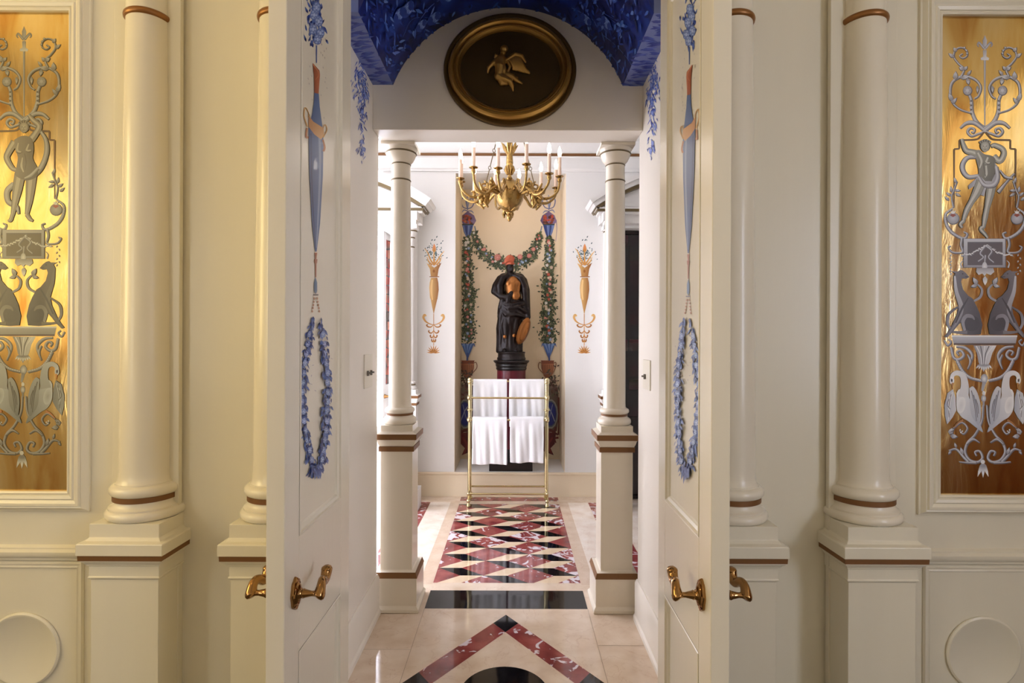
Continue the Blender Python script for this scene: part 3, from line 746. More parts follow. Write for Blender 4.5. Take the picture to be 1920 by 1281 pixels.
# painted blue torch, bouquet and garland: drawn on the left leaf, mirrored on the right
def door_paint(W, leaf, s):
    def fn(u, v, off):                   # photo pixel on the left leaf -> (along leaf, height)
        q = PX(u, v, -.580); a = 2.073-q.y
        return W(a, .0128-off, q.z)
    p = Paint(fn)
    B1, B2, B3, B4 = (34, 54, 124), (78, 102, 166), (168, 182, 214), (26, 40, 98)
    for i in range(90):                   # bouquet
        a = random.gauss(0, 1); x = 601+random.gauss(0, 7.5); y = 42+random.gauss(0, 24)
        if y > 95: continue
        p.leaf(x, y, random.uniform(8, 18), random.uniform(2.5, 5), random.choice([PI/2, -PI/2])+random.uniform(-.5, .5), jit(random.choice([B1, B2, B4])), jit(B2))
    for x, y in ((598, 28), (606, 40), (596, 55), (609, 62), (602, 14), (604, 74)): p.flower(x, y, 7, B2, B3, 6, 1.7)
    p.stroke([(602, 85), (602, 118)], (2, 1.6), B2)
    for i in range(24): p.leaf(random.choice([590, 612, 616])+random.uniform(-4, 4), random.uniform(60, 240), 5, 1.2, 1.4, (150, 140, 130))
    p.poly([(595, 118), (607, 132), (608, 140), (605.5, 178), (598, 176), (597.5, 142)], (140, 70, 44), (178, 108, 76))
    p.stroke([(596, 120), (606, 138), (600, 150)], (2.4, 1), (190, 120, 84))
    p.poly([(598, 174), (606, 176), (607.5, 200), (612, 236), (614, 262), (613, 330), (608, 420), (602, 472), (599.5, 472), (594, 420), (589.5, 330), (588, 240), (594, 214), (597, 195)], (60, 82, 128), (104, 124, 162))
    p.stroke([(607, 250), (608, 320), (604, 420), (601.5, 465)], (4, 3.5, 1), (140, 154, 180))
    p.stroke([(592, 250), (593, 330), (597, 420), (600.5, 468)], (3, 3, 1), (46, 62, 104))
    p.poly([(588, 216), (596, 228), (614, 240), (615, 252), (610, 262), (598, 252), (588, 238)], (186, 132, 82), (214, 168, 112))
    p.stroke([(586, 238), (580, 218), (582, 202), (588, 212), (587, 220)], (2.4, 1.2), (196, 150, 84))
    p.stroke([(585, 240), (584, 256), (588, 258)], (3, 4), (176, 116, 70))
    p.stroke([(613, 258), (620, 244), (617, 234), (613, 240)], (2.4, 1.4), (196, 150, 84))
    p.stroke([(613, 262), (616, 276), (614, 284)], (3, 4), (176, 116, 70))
    for a, b, w in ((474, 480, 5), (480, 486, 3), (486, 494, 6), (494, 520, 2.6)): p.stroke([(600.5, a), (600.5, b)], (w, w*.7), (166, 104, 72))
    p.poly([(600, 520), (603, 530), (603, 546), (600.5, 552), (597.5, 546), (597.5, 530)], (84, 108, 140), (120, 140, 164))
    p.stroke([(596, 553), (605, 553)], 2, (96, 90, 96))
    for q in range(5):
        p.blob(598-q*.9, 560+q*6, 1.5, 2.2, (176, 122, 86)); p.blob(603+q*.9, 560+q*6, 1.5, 2.2, (176, 122, 86))
    def path(t, side):                    # long loop of blue roses
        if side < 0: xs = [596, 588, 582, 577, 575, 577, 582, 589, 596]
        else: xs = [606, 611, 615, 618, 618, 617, 615, 611, 603]
        i = min(int(t*8), 7); f = t*8-i
        return xs[i]+(xs[i+1]-xs[i])*f, 592+t*294
    for side in (-1, 1):
        for i in range(210):
            t = random.random()**.9; x, y = path(t, side); w = 2.5+5.5*min(1, t*3)
            p.leaf(x+random.uniform(-w, w)*.8, y, random.uniform(8, 16), random.uniform(2.2, 4.6), PI/2+random.uniform(-.7, .7), jit(random.choice([B1, B4, B2])), jit(B2))
        for i in range(15):
            t = .12+.86*i/14; x, y = path(t, side); p.flower(x+random.uniform(-1, 1), y, 4.2, jit(B2), jit(B3), 5, 1.8)
        for i in range(60):
            t = .1+.9*random.random(); x, y = path(t, side); p.leaf(x+random.choice([-1, 1])*random.uniform(3, 6.5), y, random.uniform(6, 12), random.uniform(1.6, 3), PI/2+random.uniform(-.5, .5), jit(B4), jit(B1))
    for i in range(22): p.leaf(598+random.uniform(-8, 8), 876+random.uniform(-6, 10), random.uniform(10, 20), 3.4, PI/2+random.uniform(-.5, .5), jit(B1), jit(B2))
    for i in range(18): p.leaf(random.choice([592, 612, 624])+random.uniform(-3, 3), random.uniform(640, 760), 5, 1.4, random.uniform(0, 6), (150, 140, 140))
    p.build('painted_torch_and_garland', M['dpaint'], leaf)
door_paint(WL, dl, -1); door_paint(WR, dr, 1)

# blue sprays painted on the passage walls under the vault
def spray(s, label):
    def fn(u, v, off):
        q = PX(u, v, -HW); return Vector((s*(HW-off), q.y, q.z))
    p = Paint(fn)
    B = [(52, 74, 160), (96, 118, 196), (34, 50, 138), (150, 166, 216)]
    for cx, cy, sx, sy, n in ((676, 140, 7, 24, 70), (683, 176, 6, 16, 44), (679, 205, 5, 20, 38), (678, 235, 4, 12, 16), (679, 274, 6, 16, 26), (676, 162, 9, 14, 30)):
        for i in range(n):
            p.leaf(cx+random.gauss(0, sx*.7), cy+random.gauss(0, sy*.6), random.uniform(5, 13), random.uniform(1.2, 2.6), PI/2+random.uniform(-.7, .7), jit(random.choice(B)), jit(B[1]))
    for x, y in ((675, 142), (681, 158), (686, 182), (678, 210), (677, 266), (681, 280)): p.flower(x, y, 3.0, B[1], B[3], 5, 1.7)
    o = p.build('flower_picture', M['paint'])
    tag(o, label, 'wall painting', 'blue sprays painted in the passage')
spray(-1, 'blue flower spray painted on the left passage wall under the vault')
spray(1, 'blue flower spray painted on the right passage wall under the vault')

# light switches on the passage walls
def switch(s, x, y0, y1, z0, z1, label, two):
    c = ((y0+y1)/2, (z0+z1)/2)
    t = thing('light_switch', label, 'light switch', (x, c[0], c[1]), 'light switches of the passage')
    a, b = sorted((x, x-s*.005)); MB().box(a, b, y0, y1, z0, z1).build('switch_plate', M['plate'], t, bevel=.0015)
    for k in two:
        yy = c[0]+k*(y1-y0); zz = c[1]-.01
        mb = MB(); a, b = sorted((x-s*.005, x-s*.014)); mb.box(a, b, yy-.006, yy+.006, zz-.012, zz+.012)
        a, b = sorted((x-s*.012, x-s*.024)); mb.box(a, b, yy-.004, yy+.004, zz-.002, zz+.006)
        mb.build('toggle', M['steel'], t, bevel=.001)
q0, q1 = PX(681.5, 797, -HW), PX(696.5, 733, -HW)
switch(-1, -HW, q0.y, q1.y, 1.178, 1.338, 'ivory switch plate with two toggles on the left passage wall', (-.2, .22))
q0, q1 = PX(1220, 794, HW), PX(1207, 742, HW)
switch(1, HW, q0.y, q1.y, 1.178, 1.318, 'ivory switch plate with one toggle on the right passage wall', (.1,))

# ================================================================== oval medallion
MC = Vector((.010, 2.73, 2.732))
t = thing('oval_medallion', 'large oval gilt medallion with a winged figure above the passage', 'medallion', (MC.x, MC.y, MC.z-.27))
def oval(prof, nm, m, seg=96):
    mb = MB(); vs, fs = [], []
    for k, h in prof:                       # k 0 = outer edge, 1 = inner edge
        a, b = .325-.081*k, .276-.086*k
        if k > 1: a, b = .244*(2-k), .190*(2-k)
        for i in range(seg):
            an = 2*PI*i/seg; vs.append((MC.x+a*math.cos(an), MC.y-h, MC.z+b*math.sin(an)))
    n = len(prof)
    for j in range(n-1):
        for i in range(seg): fs.append((j*seg+i, j*seg+(i+1) % seg, (j+1)*seg+(i+1) % seg, (j+1)*seg+i))
    if prof[-1][0] > 1: fs.append(tuple((n-1)*seg+i for i in range(seg)))
    else:
        for i in range(seg): fs.append(((n-1)*seg+i, (n-1)*seg+(i+1) % seg, (i+1) % seg, i))
    return mb.add(vs, fs).build(nm, m, t, smooth=40)
oval([(0, 0), (0, .018), (.06, .024), (.16, .024), (.24, .020), (.30, .018), (.34, .004)], 'rim', M['medal_rim'])
oval([(.28, .002), (.28, .022), (.34, .036), (.46, .047), (.58, .046), (.66, .038), (.69, .030), (.74, .030), (.78, .034), (.86, .032), (.95, .020), (1.0, .012), (1.0, .002)], 'frame', M['medal_frame'])
oval([(.98, .002), (.98, .010), (1.05, .009), (1.5, .007), (1.97, .006)], 'field', M['medal'])
def mc(zx, zy, h=0): # relief coordinates
    q = P(880+zx/9.147, 60+zy/9.147, 2.715); return Vector((q.x, 2.722-h, q.z))
k = 1/9.147*2.715/1040
mb = MB()
def rl(pts, rs): mb.limb([mc(*q) for q in pts], [r*k for r in rs])
mb.ball(mc(600, 300, .012), (70*k, 62*k, 62*k)); mb.ball(mc(580, 365, .012), (50*k, 50*k, 56*k))
rl([(570, 400, .010), (540, 480, .012), (530, 600, .014), (520, 720, .014)], [45, 85, 95, 80])
mb.ball(mc(560, 650, .018), (80*k, 50*k, 90*k))
rl([(490, 490, .014), (400, 560, .016), (330, 630, .014), (320, 700, .010)], [45, 40, 34, 18])
rl([(480, 420, .01), (450, 400, .012), (440, 440, .01)], [26, 24, 20])
rl([(640, 480, .014), (700, 600, .016), (660, 720, .014), (600, 755, .014)], [36, 30, 26, 22])
rl([(500, 770, .014), (600, 830, .018), (700, 870, .016), (740, 940, .010), (750, 1010, .006)], [75, 68, 52, 36, 16])
rl([(520, 800, .012), (560, 900, .014), (640, 890, .012)], [60, 48, 34])
rl([(640, 740, .010), (740, 770, .012), (810, 840, .012), (900, 885, .008)], [50, 46, 38, 20])
mb.ball(mc(820, 800, .012), (22*k, 20*k, 26*k))
organic(mb.build('winged_figure', M['cherub'], t), .0028, 3)
mb = MB()
for i in range(9):
    q = i/8
    mb.tube(crom3([mc(650+30*q, 500-30*q, .014), mc(720+150*q*.8, 470+40*(1-q), .016), mc(760+190*q, 620+20*q, .013), mc(740+300*q, 600+q*120+ (1-q)*60, .008)], 4), [28*k]*4+[34*k]*4+[30*k]*4+[12*k], 8)
mb.limb([mc(650, 490, .016), mc(780, 400, .018), mc(900, 430, .016), mc(960, 520, .012)], [34*k, 40*k, 34*k, 20*k])
mb.build('wing', M['cherub'], t, smooth=60)
# ================================================================== gold panels
GY = 2.053
def gold_panel(s, label):
    cxp = s*1.778; t = thing('gold_panel', label, 'panel', (cxp, GY, .84), 'painted gold glass panels')
    x0, x1, z0, z1 = cxp-.1707, cxp+.1707, .846, 2.616
    MB().box(x0, x1, GY, 2.0578, z0, z1).build('gilded_glass', M['gold'], t, smooth=0)
    MB().frame(x0, x1, z0, z1, 2.0578, [(a*DEPTH_SCALE, b*DEPTH_SCALE) for a, b in ((0,0),(0,.020),(.006,.024),(.014,.020),(.016,.026),(.028,.030),(.034,.026),(.046,.034),(.056,.034),(.060,.026),(.066,.028),(.072,.020),(.078,.012),(.084,.010),(.084,0))]).build('panel_frame', M['cream'], t, smooth=25)
    # drawing space: photo pixels of the right panel, axis 1841; the left panel repeats it about its own axis
    q0 = P(1841, 640, GY)
    kz = 1.0
    def fn(u, v, off):
        q = P(u, v, GY); return Vector((cxp+(q.x-q0.x), GY-off, q.z + (0 if s > 0 else .018)))
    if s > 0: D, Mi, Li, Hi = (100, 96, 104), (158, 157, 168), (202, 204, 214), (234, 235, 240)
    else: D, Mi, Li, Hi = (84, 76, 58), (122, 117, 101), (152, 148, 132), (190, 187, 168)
    AX = 1841.0
    def new(): return Paint(fn, 4e-6)
    def both(f):
        f(lambda x: x); f(lambda x: 2*AX-x)
    def sc(p, pts, w, n=7):                  # scroll with a dark edge and a light edge
        w = w if isinstance(w, tuple) else (w, w)
        p.stroke([(x+.8, y+.8) for x, y in pts], tuple(a+1.6 for a in w), D, n=n)
        p.stroke(pts, w, Mi, n=n)
        p.stroke([(x-.4, y-.5) for x, y in pts], tuple(a*.52 for a in w), Li, n=n)
    def lf(p, x, y, ln, w, a):
        p.leaf(x+.6, y+.8, ln+1.5, w+1.5, a, D); p.leaf(x, y, ln, w, a, Mi, Li)
    z1f = lambda x, y: (1750+x/5.824, 40+y/5.824)
    z2f = lambda x, y: (1750+x/5.824, 230+y/5.824)
    z3f = lambda x, y: (1750+x/5.124, 430+y/5.124)
    z4f = lambda x, y: (1750+x/4.003, 620+y/4.003)
    p = new()
    # lance with fleur-de-lis
    p.stroke([(AX, 110), (AX, 240)], (4, 2), Mi); p.stroke([(AX-.8, 110), (AX-.4, 240)], (1.2, .8), Li)
    p.poly([(AX, 66), (AX+4, 76), (AX+3.4, 88), (AX, 95), (AX-3.4, 88), (AX-4, 76)], Mi, Li, dirv=(1, .2))
    def fl_(m):
        p.stroke([(m(AX-1), 91), (m(AX-6), 85), (m(AX-11), 80), (m(AX-13.5), 84), (m(AX-11), 88)], (5, 4, 2), Mi); p.stroke([(m(AX-2), 90), (m(AX-7), 84), (m(AX-11), 80)], (1.6, 1), Li)
    both(fl_)
    p.poly([(AX-3.5, 94), (AX+3.5, 94), (AX+3, 106), (AX+8, 109), (AX+7, 113), (AX-7, 113), (AX-8, 109), (AX-3, 106)], Mi, Hi, dirv=(.3, 1))
    def scrolls(m):
        T1 = lambda L: [(m(z1f(*q)[0]-1.8), z1f(*q)[1]) for q in L]
        sc(p, T1([(545, 1175), (450, 1100), (400, 990), (390, 860), (352, 770)]), (7, 4))
        sc(p, T1([(385, 1000), (270, 960), (190, 890), (160, 780), (180, 670), (260, 610), (340, 600), (440, 640), (495, 720), (470, 810), (425, 845)]), (2, 4, 4, 2))
        x, y = T1([(350, 755)])[0]; p.blob(x+.6, y+.6, 9, 9.5, D); p.blob(x, y, 8, 8.5, Mi, 0, Li)
        for a in range(6): p.leaf(x, y, 7, 2.4, a*1.05, Li, Mi)
        sc(p, T1([(280, 605), (310, 520), (250, 460), (200, 385), (220, 310), (285, 285), (340, 320), (345, 375), (300, 402), (265, 378), (298, 352)]), (3, 2, 1.4))
        for q, ln, w, an in (((185, 870), 16, 8, -2.0), ((180, 900), 14, 6, -.9), ((215, 640), 16, 9, -1.5), ((270, 620), 16, 6, -.1), ((350, 620), 12, 7, 1.4), ((460, 700), 14, 5, 1.6), ((310, 530), 10, 7, -2.6), ((310, 530), 9, 6, -.8), ((205, 395), 13, 6, -2.5), ((230, 330), 9, 7, -2.2), ((345, 590), 12, 5, -.9)):
            x, y = T1([q])[0]; lf(p, x, y, ln, w, an if m(1) == 1 else PI-an)
        for q in ((318, 290), (340, 320), (348, 352)):
            x, y = T1([q])[0]; p.blob(x, y, 2.4, c=D); p.blob(x-.4, y-.4, 1.6, c=Li)
        for q in range(7):
            x, y = T1([(392-(q % 2)*8, 870+q*24)])[0]; p.blob(x, y, 1.8, c=Li if q % 2 else D, n=7)
        sc(p, T1([(545, 1195), (430, 1110), (340, 1110), (270, 1165)]), (6, 7, 3))
        sc(p, T1([(540, 1200), (460, 1230), (390, 1250), (350, 1205), (380, 1165), (425, 1180), (415, 1215), (390, 1205)]), (3, 4, 2))
        # stepped shadow frame of the niche
        T2 = lambda L: [(m(z2f(*q)[0]-1.8), z2f(*q)[1]) for q in L]
        fr = T2([(530, 105), (490, 155), (440, 185), (262, 192), (262, 285), (205, 290), (205, 930)])
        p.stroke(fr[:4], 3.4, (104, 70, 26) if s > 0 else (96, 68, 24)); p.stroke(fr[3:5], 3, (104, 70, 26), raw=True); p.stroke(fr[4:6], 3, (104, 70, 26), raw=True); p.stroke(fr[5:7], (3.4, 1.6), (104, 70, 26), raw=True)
        # pomegranate, sprays and acanthus garland
        x, y = T2([(192, 1045)])[0]; p.blob(x+.6, y+.8, 12, 11.5, D); p.blob(x, y, 11, 10.5, Mi, 0, Li, 18); p.poly([(x-6, y-6), (x, y-10), (x+6, y-6), (x, y-2)], (150, 70, 50))
        for a in (-2.2, -1.57, -.9): p.leaf(x, y-8, 8, 3, a, Hi)
        sc(p, T2([(195, 930), (175, 810), (200, 740), (235, 640)]), (2, 1.6))
        for q, an in (((170, 800), -2.5), ((175, 760), -1.7), ((205, 740), .0), ((150, 850), -2.4), ((225, 660), -1.9), ((215, 770), .5)):
            x, y = T2([q])[0]; lf(p, x, y, 11, 4.5, an if m(1) == 1 else PI-an)
        g = T2([(180, 940), (110, 1000), (115, 1100), (170, 1190), (260, 1250), (320, 1262), (345, 1215), (310, 1195)])
        sc(p, g, (2, 5, 4, 1.6))
        for q in crom(g[:5], 4): p.blob(q.x, q.y, 1.8, c=Li, n=7)
        # brackets beside the plaque
        T3 = lambda L: [(m(z3f(*q)[0]-1.0), z3f(*q)[1]) for q in L]
        sc(p, T3([(250, 80), (240, 150), (255, 215), (210, 225), (150, 215), (118, 175), (140, 160)]), (4, 2.4, 1.6))
        for q in range(7):
            x, y = T3([(150-(q % 2)*14, 240+q*30)])[0]; p.leaf(x, y, 5, 2.6, 1.2 if q % 2 else 2.0, Li, Mi)
        p.stroke(T3([(250, 370), (240, 330), (262, 300)]), (3, 1), Li)
    both(scrolls)
    # plaque with swag
    T3 = lambda L: [(z3f(*q)[0]-.0, z3f(*q)[1]) for q in L]
    p.poly(T3([(258, 90), (668, 90), (668, 370), (258, 370)]), D); p.poly(T3([(262, 92), (660, 92), (660, 366), (262, 366)]), Li, Mi, dirv=(0, 1))
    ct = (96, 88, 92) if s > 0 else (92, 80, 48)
    p.poly(T3([(298, 122), (635, 122), (635, 345), (298, 345)]), ct)
    p.poly(T3([(298, 122), (635, 122), (635, 134), (298, 134)]), D)
    for L in ([(235, 245), (320, 235), (400, 195), (475, 155)], [(475, 155), (560, 215), (640, 245), (715, 245)]):
        for q in crom(T3(L), 6): p.leaf(q.x, q.y, 6, 3, random.uniform(-.8, .8), Hi, Mi)
    for L in ([(470, 160), (420, 230), (450, 270), (400, 310)], [(475, 160), (530, 210), (500, 270), (550, 320)], [(470, 250), (465, 300), (462, 380)]): sc(p, T3(L), (3, 2))
    p.blob(*T3([(462, 360)])[0], 5, 9, Li, 0, Hi)
    p.poly(T3([(385, 372), (545, 372), (555, 410), (520, 440), (480, 425), (462, 450), (440, 425), (405, 440), (380, 410)]), Mi, Hi, dirv=(0, 1)); p.leaf(*T3([(466, 450)])[0], 18, 9, PI/2, Li, Hi)
    p.build('painted_scrollwork', M['gpaint'], t); p = new()
    # shelf and cornucopia
    p.poly(T3([(150, 1025), (778, 1025), (762, 1100), (165, 1100)]), Li, Mi, dirv=(0, 1)); p.stroke(T3([(150, 1027), (778, 1027)]), 3, Hi); p.stroke(T3([(170, 1104), (760, 1104)]), 3.4, (84, 62, 44))
    T4 = lambda L: [z4f(*q) for q in L]
    p.poly(T4([(278, 112), (452, 112), (420, 170), (400, 240), (355, 310), (318, 240), (305, 170)]), Mi, Hi, dirv=(1, .0))
    for q in range(5): p.stroke(T4([(300+q*32, 116), (330+q*13, 180), (345+q*5, 260)]), (2, 1.2), D if q % 2 else Hi)
    for q in range(7): p.leaf(*T4([(330+q*9, 250)])[0], 12, 4, PI/2+(3-q)*.25, Mi, Hi)
    p.blob(*T4([(360, 362)])[0], 6.6, 9, Mi, 0, Hi); p.stroke(T4([(360, 385), (350, 430), (345, 455)]), (7, 3), Mi, Li)
    p.blob(*T4([(356, 470)])[0], 3, 4, Hi); p.blob(*T4([(355, 510)])[0], 4.6, 7, Mi, 0, Hi); p.stroke(T4([(355, 530), (357, 600)]), (4, 2), Mi)
    def low(m):
        T = lambda L: [(m(z4f(*q)[0]-.2), z4f(*q)[1]) for q in L]
        sc(p, T([(110, 125), (130, 200), (170, 215), (205, 185), (185, 150), (155, 160), (168, 185)]), (4, 4, 2))
        sc(p, T([(150, 118), (220, 130), (268, 190), (235, 290)]), (3, 5, 1.5)); sc(p, T([(235, 180), (255, 230), (236, 288)]), (2, 4, 1))
        g = T([(155, 225), (195, 300), (250, 350), (335, 375)]); sc(p, g, (5, 5, 4))
        for q in crom(g, 5): p.leaf(q.x-1, q.y-2, 5, 1.6, 1.2, Hi, Mi)
        sc(p, T([(62, 75), (85, 110), (110, 85), (90, 65)]), (2.4, 1.6))
        sc(p, T([(352, 560), (340, 680), (290, 780), (235, 840), (215, 910), (250, 970), (310, 985), (345, 955), (325, 905), (290, 910), (300, 940)]), (2.5, 4, 4, 2))
        sc(p, T([(225, 855), (275, 815), (325, 840)]), (1.4, 4, 1)); sc(p, T([(240, 985), (205, 950), (150, 890), (95, 900)]), (4, 4, 1.5))
        sc(p, T([(300, 990), (230, 990), (172, 985)]), (4, 1.2)); sc(p, T([(130, 730), (190, 690), (232, 730), (205, 775), (175, 752)]), (1.6, 2.6, 1.4))
        for q, ln, w, an in (((100, 780), 13, 9, -1.2), ((105, 790), 13, 8, .1), ((150, 880), 10, 4, -1.9), ((200, 930), 14, 6, -1.9), ((110, 900), 8, 4, 2.2), ((135, 735), 8, 3, 2.5)):
            x, y = T([q])[0]; lf(p, x, y, ln, w, an if m(1) == 1 else PI-an)
        for q in ((180, 745), (195, 755), (185, 765)):
            x, y = T([q])[0]; p.blob(x, y, 1.5, c=Hi, n=7)
    both(low)
    for a in (-.35, 0, .35): p.leaf(*T4([(350, 985)])[0], 30, 7, PI/2+a, Mi, Hi)
    p.blob(*T4([(348, 985)])[0], 4, 4, Hi)
    p.build('painted_vase_scrolls', M['gpaint'], t)
    # two seated hounds
    hd = [(150,405),(215,405),(232,392),(255,398),(285,420),(318,458),(290,476),(250,470),(240,505),(260,580),(310,640),(350,665),(390,740),(420,810),(445,920),(430,1010),(330,1016),(215,1006),(215,985),(285,975),(262,925),(252,880),(205,930),(160,990),(105,1042),(80,1032),(105,1000),(150,930),(200,820),(215,740),(190,650),(172,560),(168,460),(185,425)]
    for m in ((lambda x: x), (lambda x: 2*AX-x)):
        p = new(); p.k = 330; T = lambda L: [(m(z3f(*q)[0]-1.0), z3f(*q)[1]) for q in L]
        p.stroke(T([(365, 690), (425, 650), (440, 580), (400, 530)]), (4, 5, 3), Mi); lf(p, *T([(395, 530)])[0], 15, 8, (-2.1 if m(1) == 1 else PI+2.1)); lf(p, *T([(395, 535)])[0], 12, 6, (2.9 if m(1) == 1 else .25))
        p.stroke(T([(215, 745), (130, 810), (112, 900), (140, 965)]), (3, 6, 4), D, Mi)
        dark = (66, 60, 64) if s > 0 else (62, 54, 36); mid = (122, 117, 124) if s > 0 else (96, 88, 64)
        p.poly(T(hd), mid, dark, dirv=((1, .35) if m(1) == 1 else (-1, .35)))
        p.stroke(T([(180, 450), (195, 600), (240, 740), (225, 850), (110, 1030)]), (3, 7, 9, 5, 3), Li if s > 0 else mid, mid); p.stroke(T([(310, 660), (250, 760), (190, 900)]), (2, 4, 2), dark)
        p.blob(*T([(345, 905)])[0], 15, 15, dark); p.stroke(T([(275, 975), (258, 890), (290, 835), (345, 840), (370, 870)]), (5, 7, 7, 2), Mi, mid)
        p.stroke(T([(300, 990), (220, 992), (160, 985)]), (6, 4), mid); p.blob(*T([(256, 428)])[0], 1.4, c=dark, n=8); p.stroke(T([(318, 460), (280, 455)]), 1.4, dark)
        p.build('painted_hound', M['gpaint'], t)
    # two swans
    for m in ((lambda x: x), (lambda x: 2*AX-x)):
        p = new(); p.k = 330; T = lambda L: [(m(z4f(*q)[0]-.2), z4f(*q)[1]) for q in L]
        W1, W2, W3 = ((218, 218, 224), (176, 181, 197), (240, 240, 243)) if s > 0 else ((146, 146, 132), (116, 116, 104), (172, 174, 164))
        p.poly(T([(125, 440), (82, 470), (60, 560), (64, 640), (80, 705), (122, 650), (148, 600), (142, 500)]), W2, W1)
        for q in range(4): p.stroke(T([(120-q*9, 460+q*18), (100-q*6, 560), (88+q*6, 680-q*30)]), (1.4, 1), D if q % 2 else W3)
        p.poly(T([(150, 470), (170, 440), (228, 440), (250, 520), (300, 640), (345, 745), (335, 757), (240, 682), (185, 645), (152, 580)]), W3, W2, dirv=((1, .5) if m(1) == 1 else (-1, .5)), smooth=True)
        p.stroke(T([(200, 500), (212, 420), (200, 345), (160, 318), (122, 335), (112, 385)]), (20, 14, 10, 8, 7), W1, W3); p.blob(*T([(116, 375)])[0], 4.4, 7, W3)
        p.poly(T([(108, 360), (122, 366), (120, 388), (108, 382)]), (70, 60, 60)); p.poly(T([(112, 392), (128, 392), (124, 440), (118, 430)]), (190, 130, 60))
        p.poly(T([(246, 432), (276, 420), (312, 480), (334, 590), (322, 706), (290, 680), (256, 610)]), W1, W2, dirv=(0, 1), smooth=True)
        for q in range(5): p.stroke(T([(262+q*8, 450+q*16), (285+q*6, 560), (300+q*4, 680-q*14)]), (1.6, 1), W2 if q % 2 else D)
        p.blob(*T([(185, 560)])[0], 8, 16, W3, .2, W1)
        p.stroke(T([(200, 672), (165, 690), (132, 725)]), (4, 2), (176, 120, 66))
        p.build('painted_swan', M['gpaint'], t)
    # the dancing figure
    p = new(); p.k = 330
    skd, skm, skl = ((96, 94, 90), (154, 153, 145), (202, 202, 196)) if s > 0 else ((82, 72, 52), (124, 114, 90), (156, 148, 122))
    if s > 0:
        T = lambda L: [z2f(*q) for q in L]
        def lb(pts, w):
            p.stroke(T(pts), tuple(a+1.6 for a in w), skd); p.stroke(T(pts), w, skm); p.stroke([(x-.8, y-.6) for x, y in T(pts)], tuple(a*.4 for a in w), skl)
        sc(p, T([(850, 555), (760, 650), (670, 760)]), (2, 3, 6)); sc(p, T([(690, 520), (750, 590), (830, 610)]), (2, 4, 3))
        sc(p, T([(440, 370), (340, 380), (285, 450), (290, 530), (350, 590), (460, 580)]), (6, 8, 6))
        p.poly(T([(455, 590), (400, 640), (345, 690), (352, 730), (420, 690), (470, 640)]), Mi, Li)
        p.poly(T([(520, 680), (480, 790), (520, 805), (545, 700)]), Mi, Li)
        lb([(600, 690), (580, 800), (552, 930), (530, 1040), (512, 1150)], (17, 14, 9, 9, 5)); lb([(510, 1140), (485, 1165), (530, 1220), (560, 1262)], (6, 7, 5, 3))
        lb([(490, 640), (440, 760), (385, 860), (330, 960), (290, 1080)], (18, 16, 10, 9, 5)); lb([(300, 1070), (262, 1110), (280, 1150)], (6, 6, 3))
        lb([(435, 340), (390, 325), (330, 310), (300, 260), (275, 180)], (12, 10, 9, 8, 5))
        lb([(625, 370), (690, 420), (735, 350), (720, 290), (640, 250), (600, 260)], (10, 10, 9, 8, 6))
        p.poly(T([(420, 305), (470, 300), (520, 345), (590, 360), (640, 400), (640, 500), (622, 610), (560, 645), (470, 600), (455, 500), (432, 400)]), skm, skd, dirv=(1, .3), smooth=True)
        for q in ([(450, 330), (490, 420), (470, 500)], [(560, 380), (540, 440), (580, 440)], [(540, 470), (545, 560), (530, 600)]): p.stroke(T(q), (3, 4, 2), skl)
        for q in ([(510, 440), (520, 520), (540, 600)], [(600, 440), (560, 455), (520, 430)]): p.stroke(T(q), (1.2, 1.6, 1), skd)
        p.poly(T([(450, 580), (480, 640), (560, 690), (640, 670), (672, 560), (660, 470), (635, 440), (640, 560), (600, 640), (530, 640), (480, 590)]), Li, Mi, smooth=False); sc(p, T([(455, 590), (520, 680), (620, 680), (665, 600), (650, 480)]), (5, 8, 6))
        hx, hy = T([(532, 262)])[0]
    else:
        zl = lambda x, y: (AX-51+ (x/5.122), 226.5+y/5.122)
        T = lambda L: [zl(*q) for q in L]
        def lb(pts, w):
            p.stroke(T(pts), tuple(a+1.6 for a in w), skd); p.stroke(T(pts), w, skm); p.stroke([(x-1.2, y-.6) for x, y in T(pts)], tuple(a*.4 for a in w), skl)
        sc(p, T([(410, 170), (470, 270), (475, 400), (420, 540), (320, 630), (270, 640)]), (4, 8, 9, 6)); sc(p, T([(165, 690), (100, 760), (110, 860), (190, 910), (210, 980)]), (9, 10, 8, 3))
        lb([(335, 620), (325, 740), (312, 860), (290, 990)], (19, 16, 12, 6)); lb([(290, 985), (320, 1030), (350, 1050)], (7, 6, 3))
        lb([(225, 600), (200, 740), (180, 850), (155, 990)], (19, 17, 12, 6)); lb([(155, 985), (135, 1040), (110, 1050)], (6, 6, 3))
        lb([(330, 270), (370, 220), (410, 140), (350, 80), (310, 30)], (13, 11, 10, 8, 5)); lb([(175, 290), (115, 390), (100, 450), (150, 540), (200, 560)], (13, 11, 10, 8, 5))
        p.poly(T([(170, 270), (235, 235), (300, 235), (345, 270), (358, 360), (350, 450), (392, 540), (390, 620), (290, 660), (180, 610), (190, 540), (205, 440), (180, 360)]), skm, skd, dirv=(1, .2), smooth=True)
        for q in ([(210, 300), (200, 370), (240, 390)], [(310, 310), (290, 370), (330, 370)], [(250, 440), (240, 520), (260, 580)]): p.stroke(T(q), (2, 4, 2), skl)
        for q in ([(185, 385), (220, 400), (250, 385)], [(285, 380), (315, 390), (350, 375)], [(270, 400), (285, 480), (275, 560)]): p.stroke(T(q), (1.2, 2, 1), skd)
        sc(p, T([(400, 540), (330, 610), (270, 640)]), (5, 6, 3))
        hx, hy = T([(265, 150)])[0]
    p.blob(hx, hy-2, 10, 12, skd); p.blob(hx-.5, hy, 8, 10.6, skm, 0, skl)
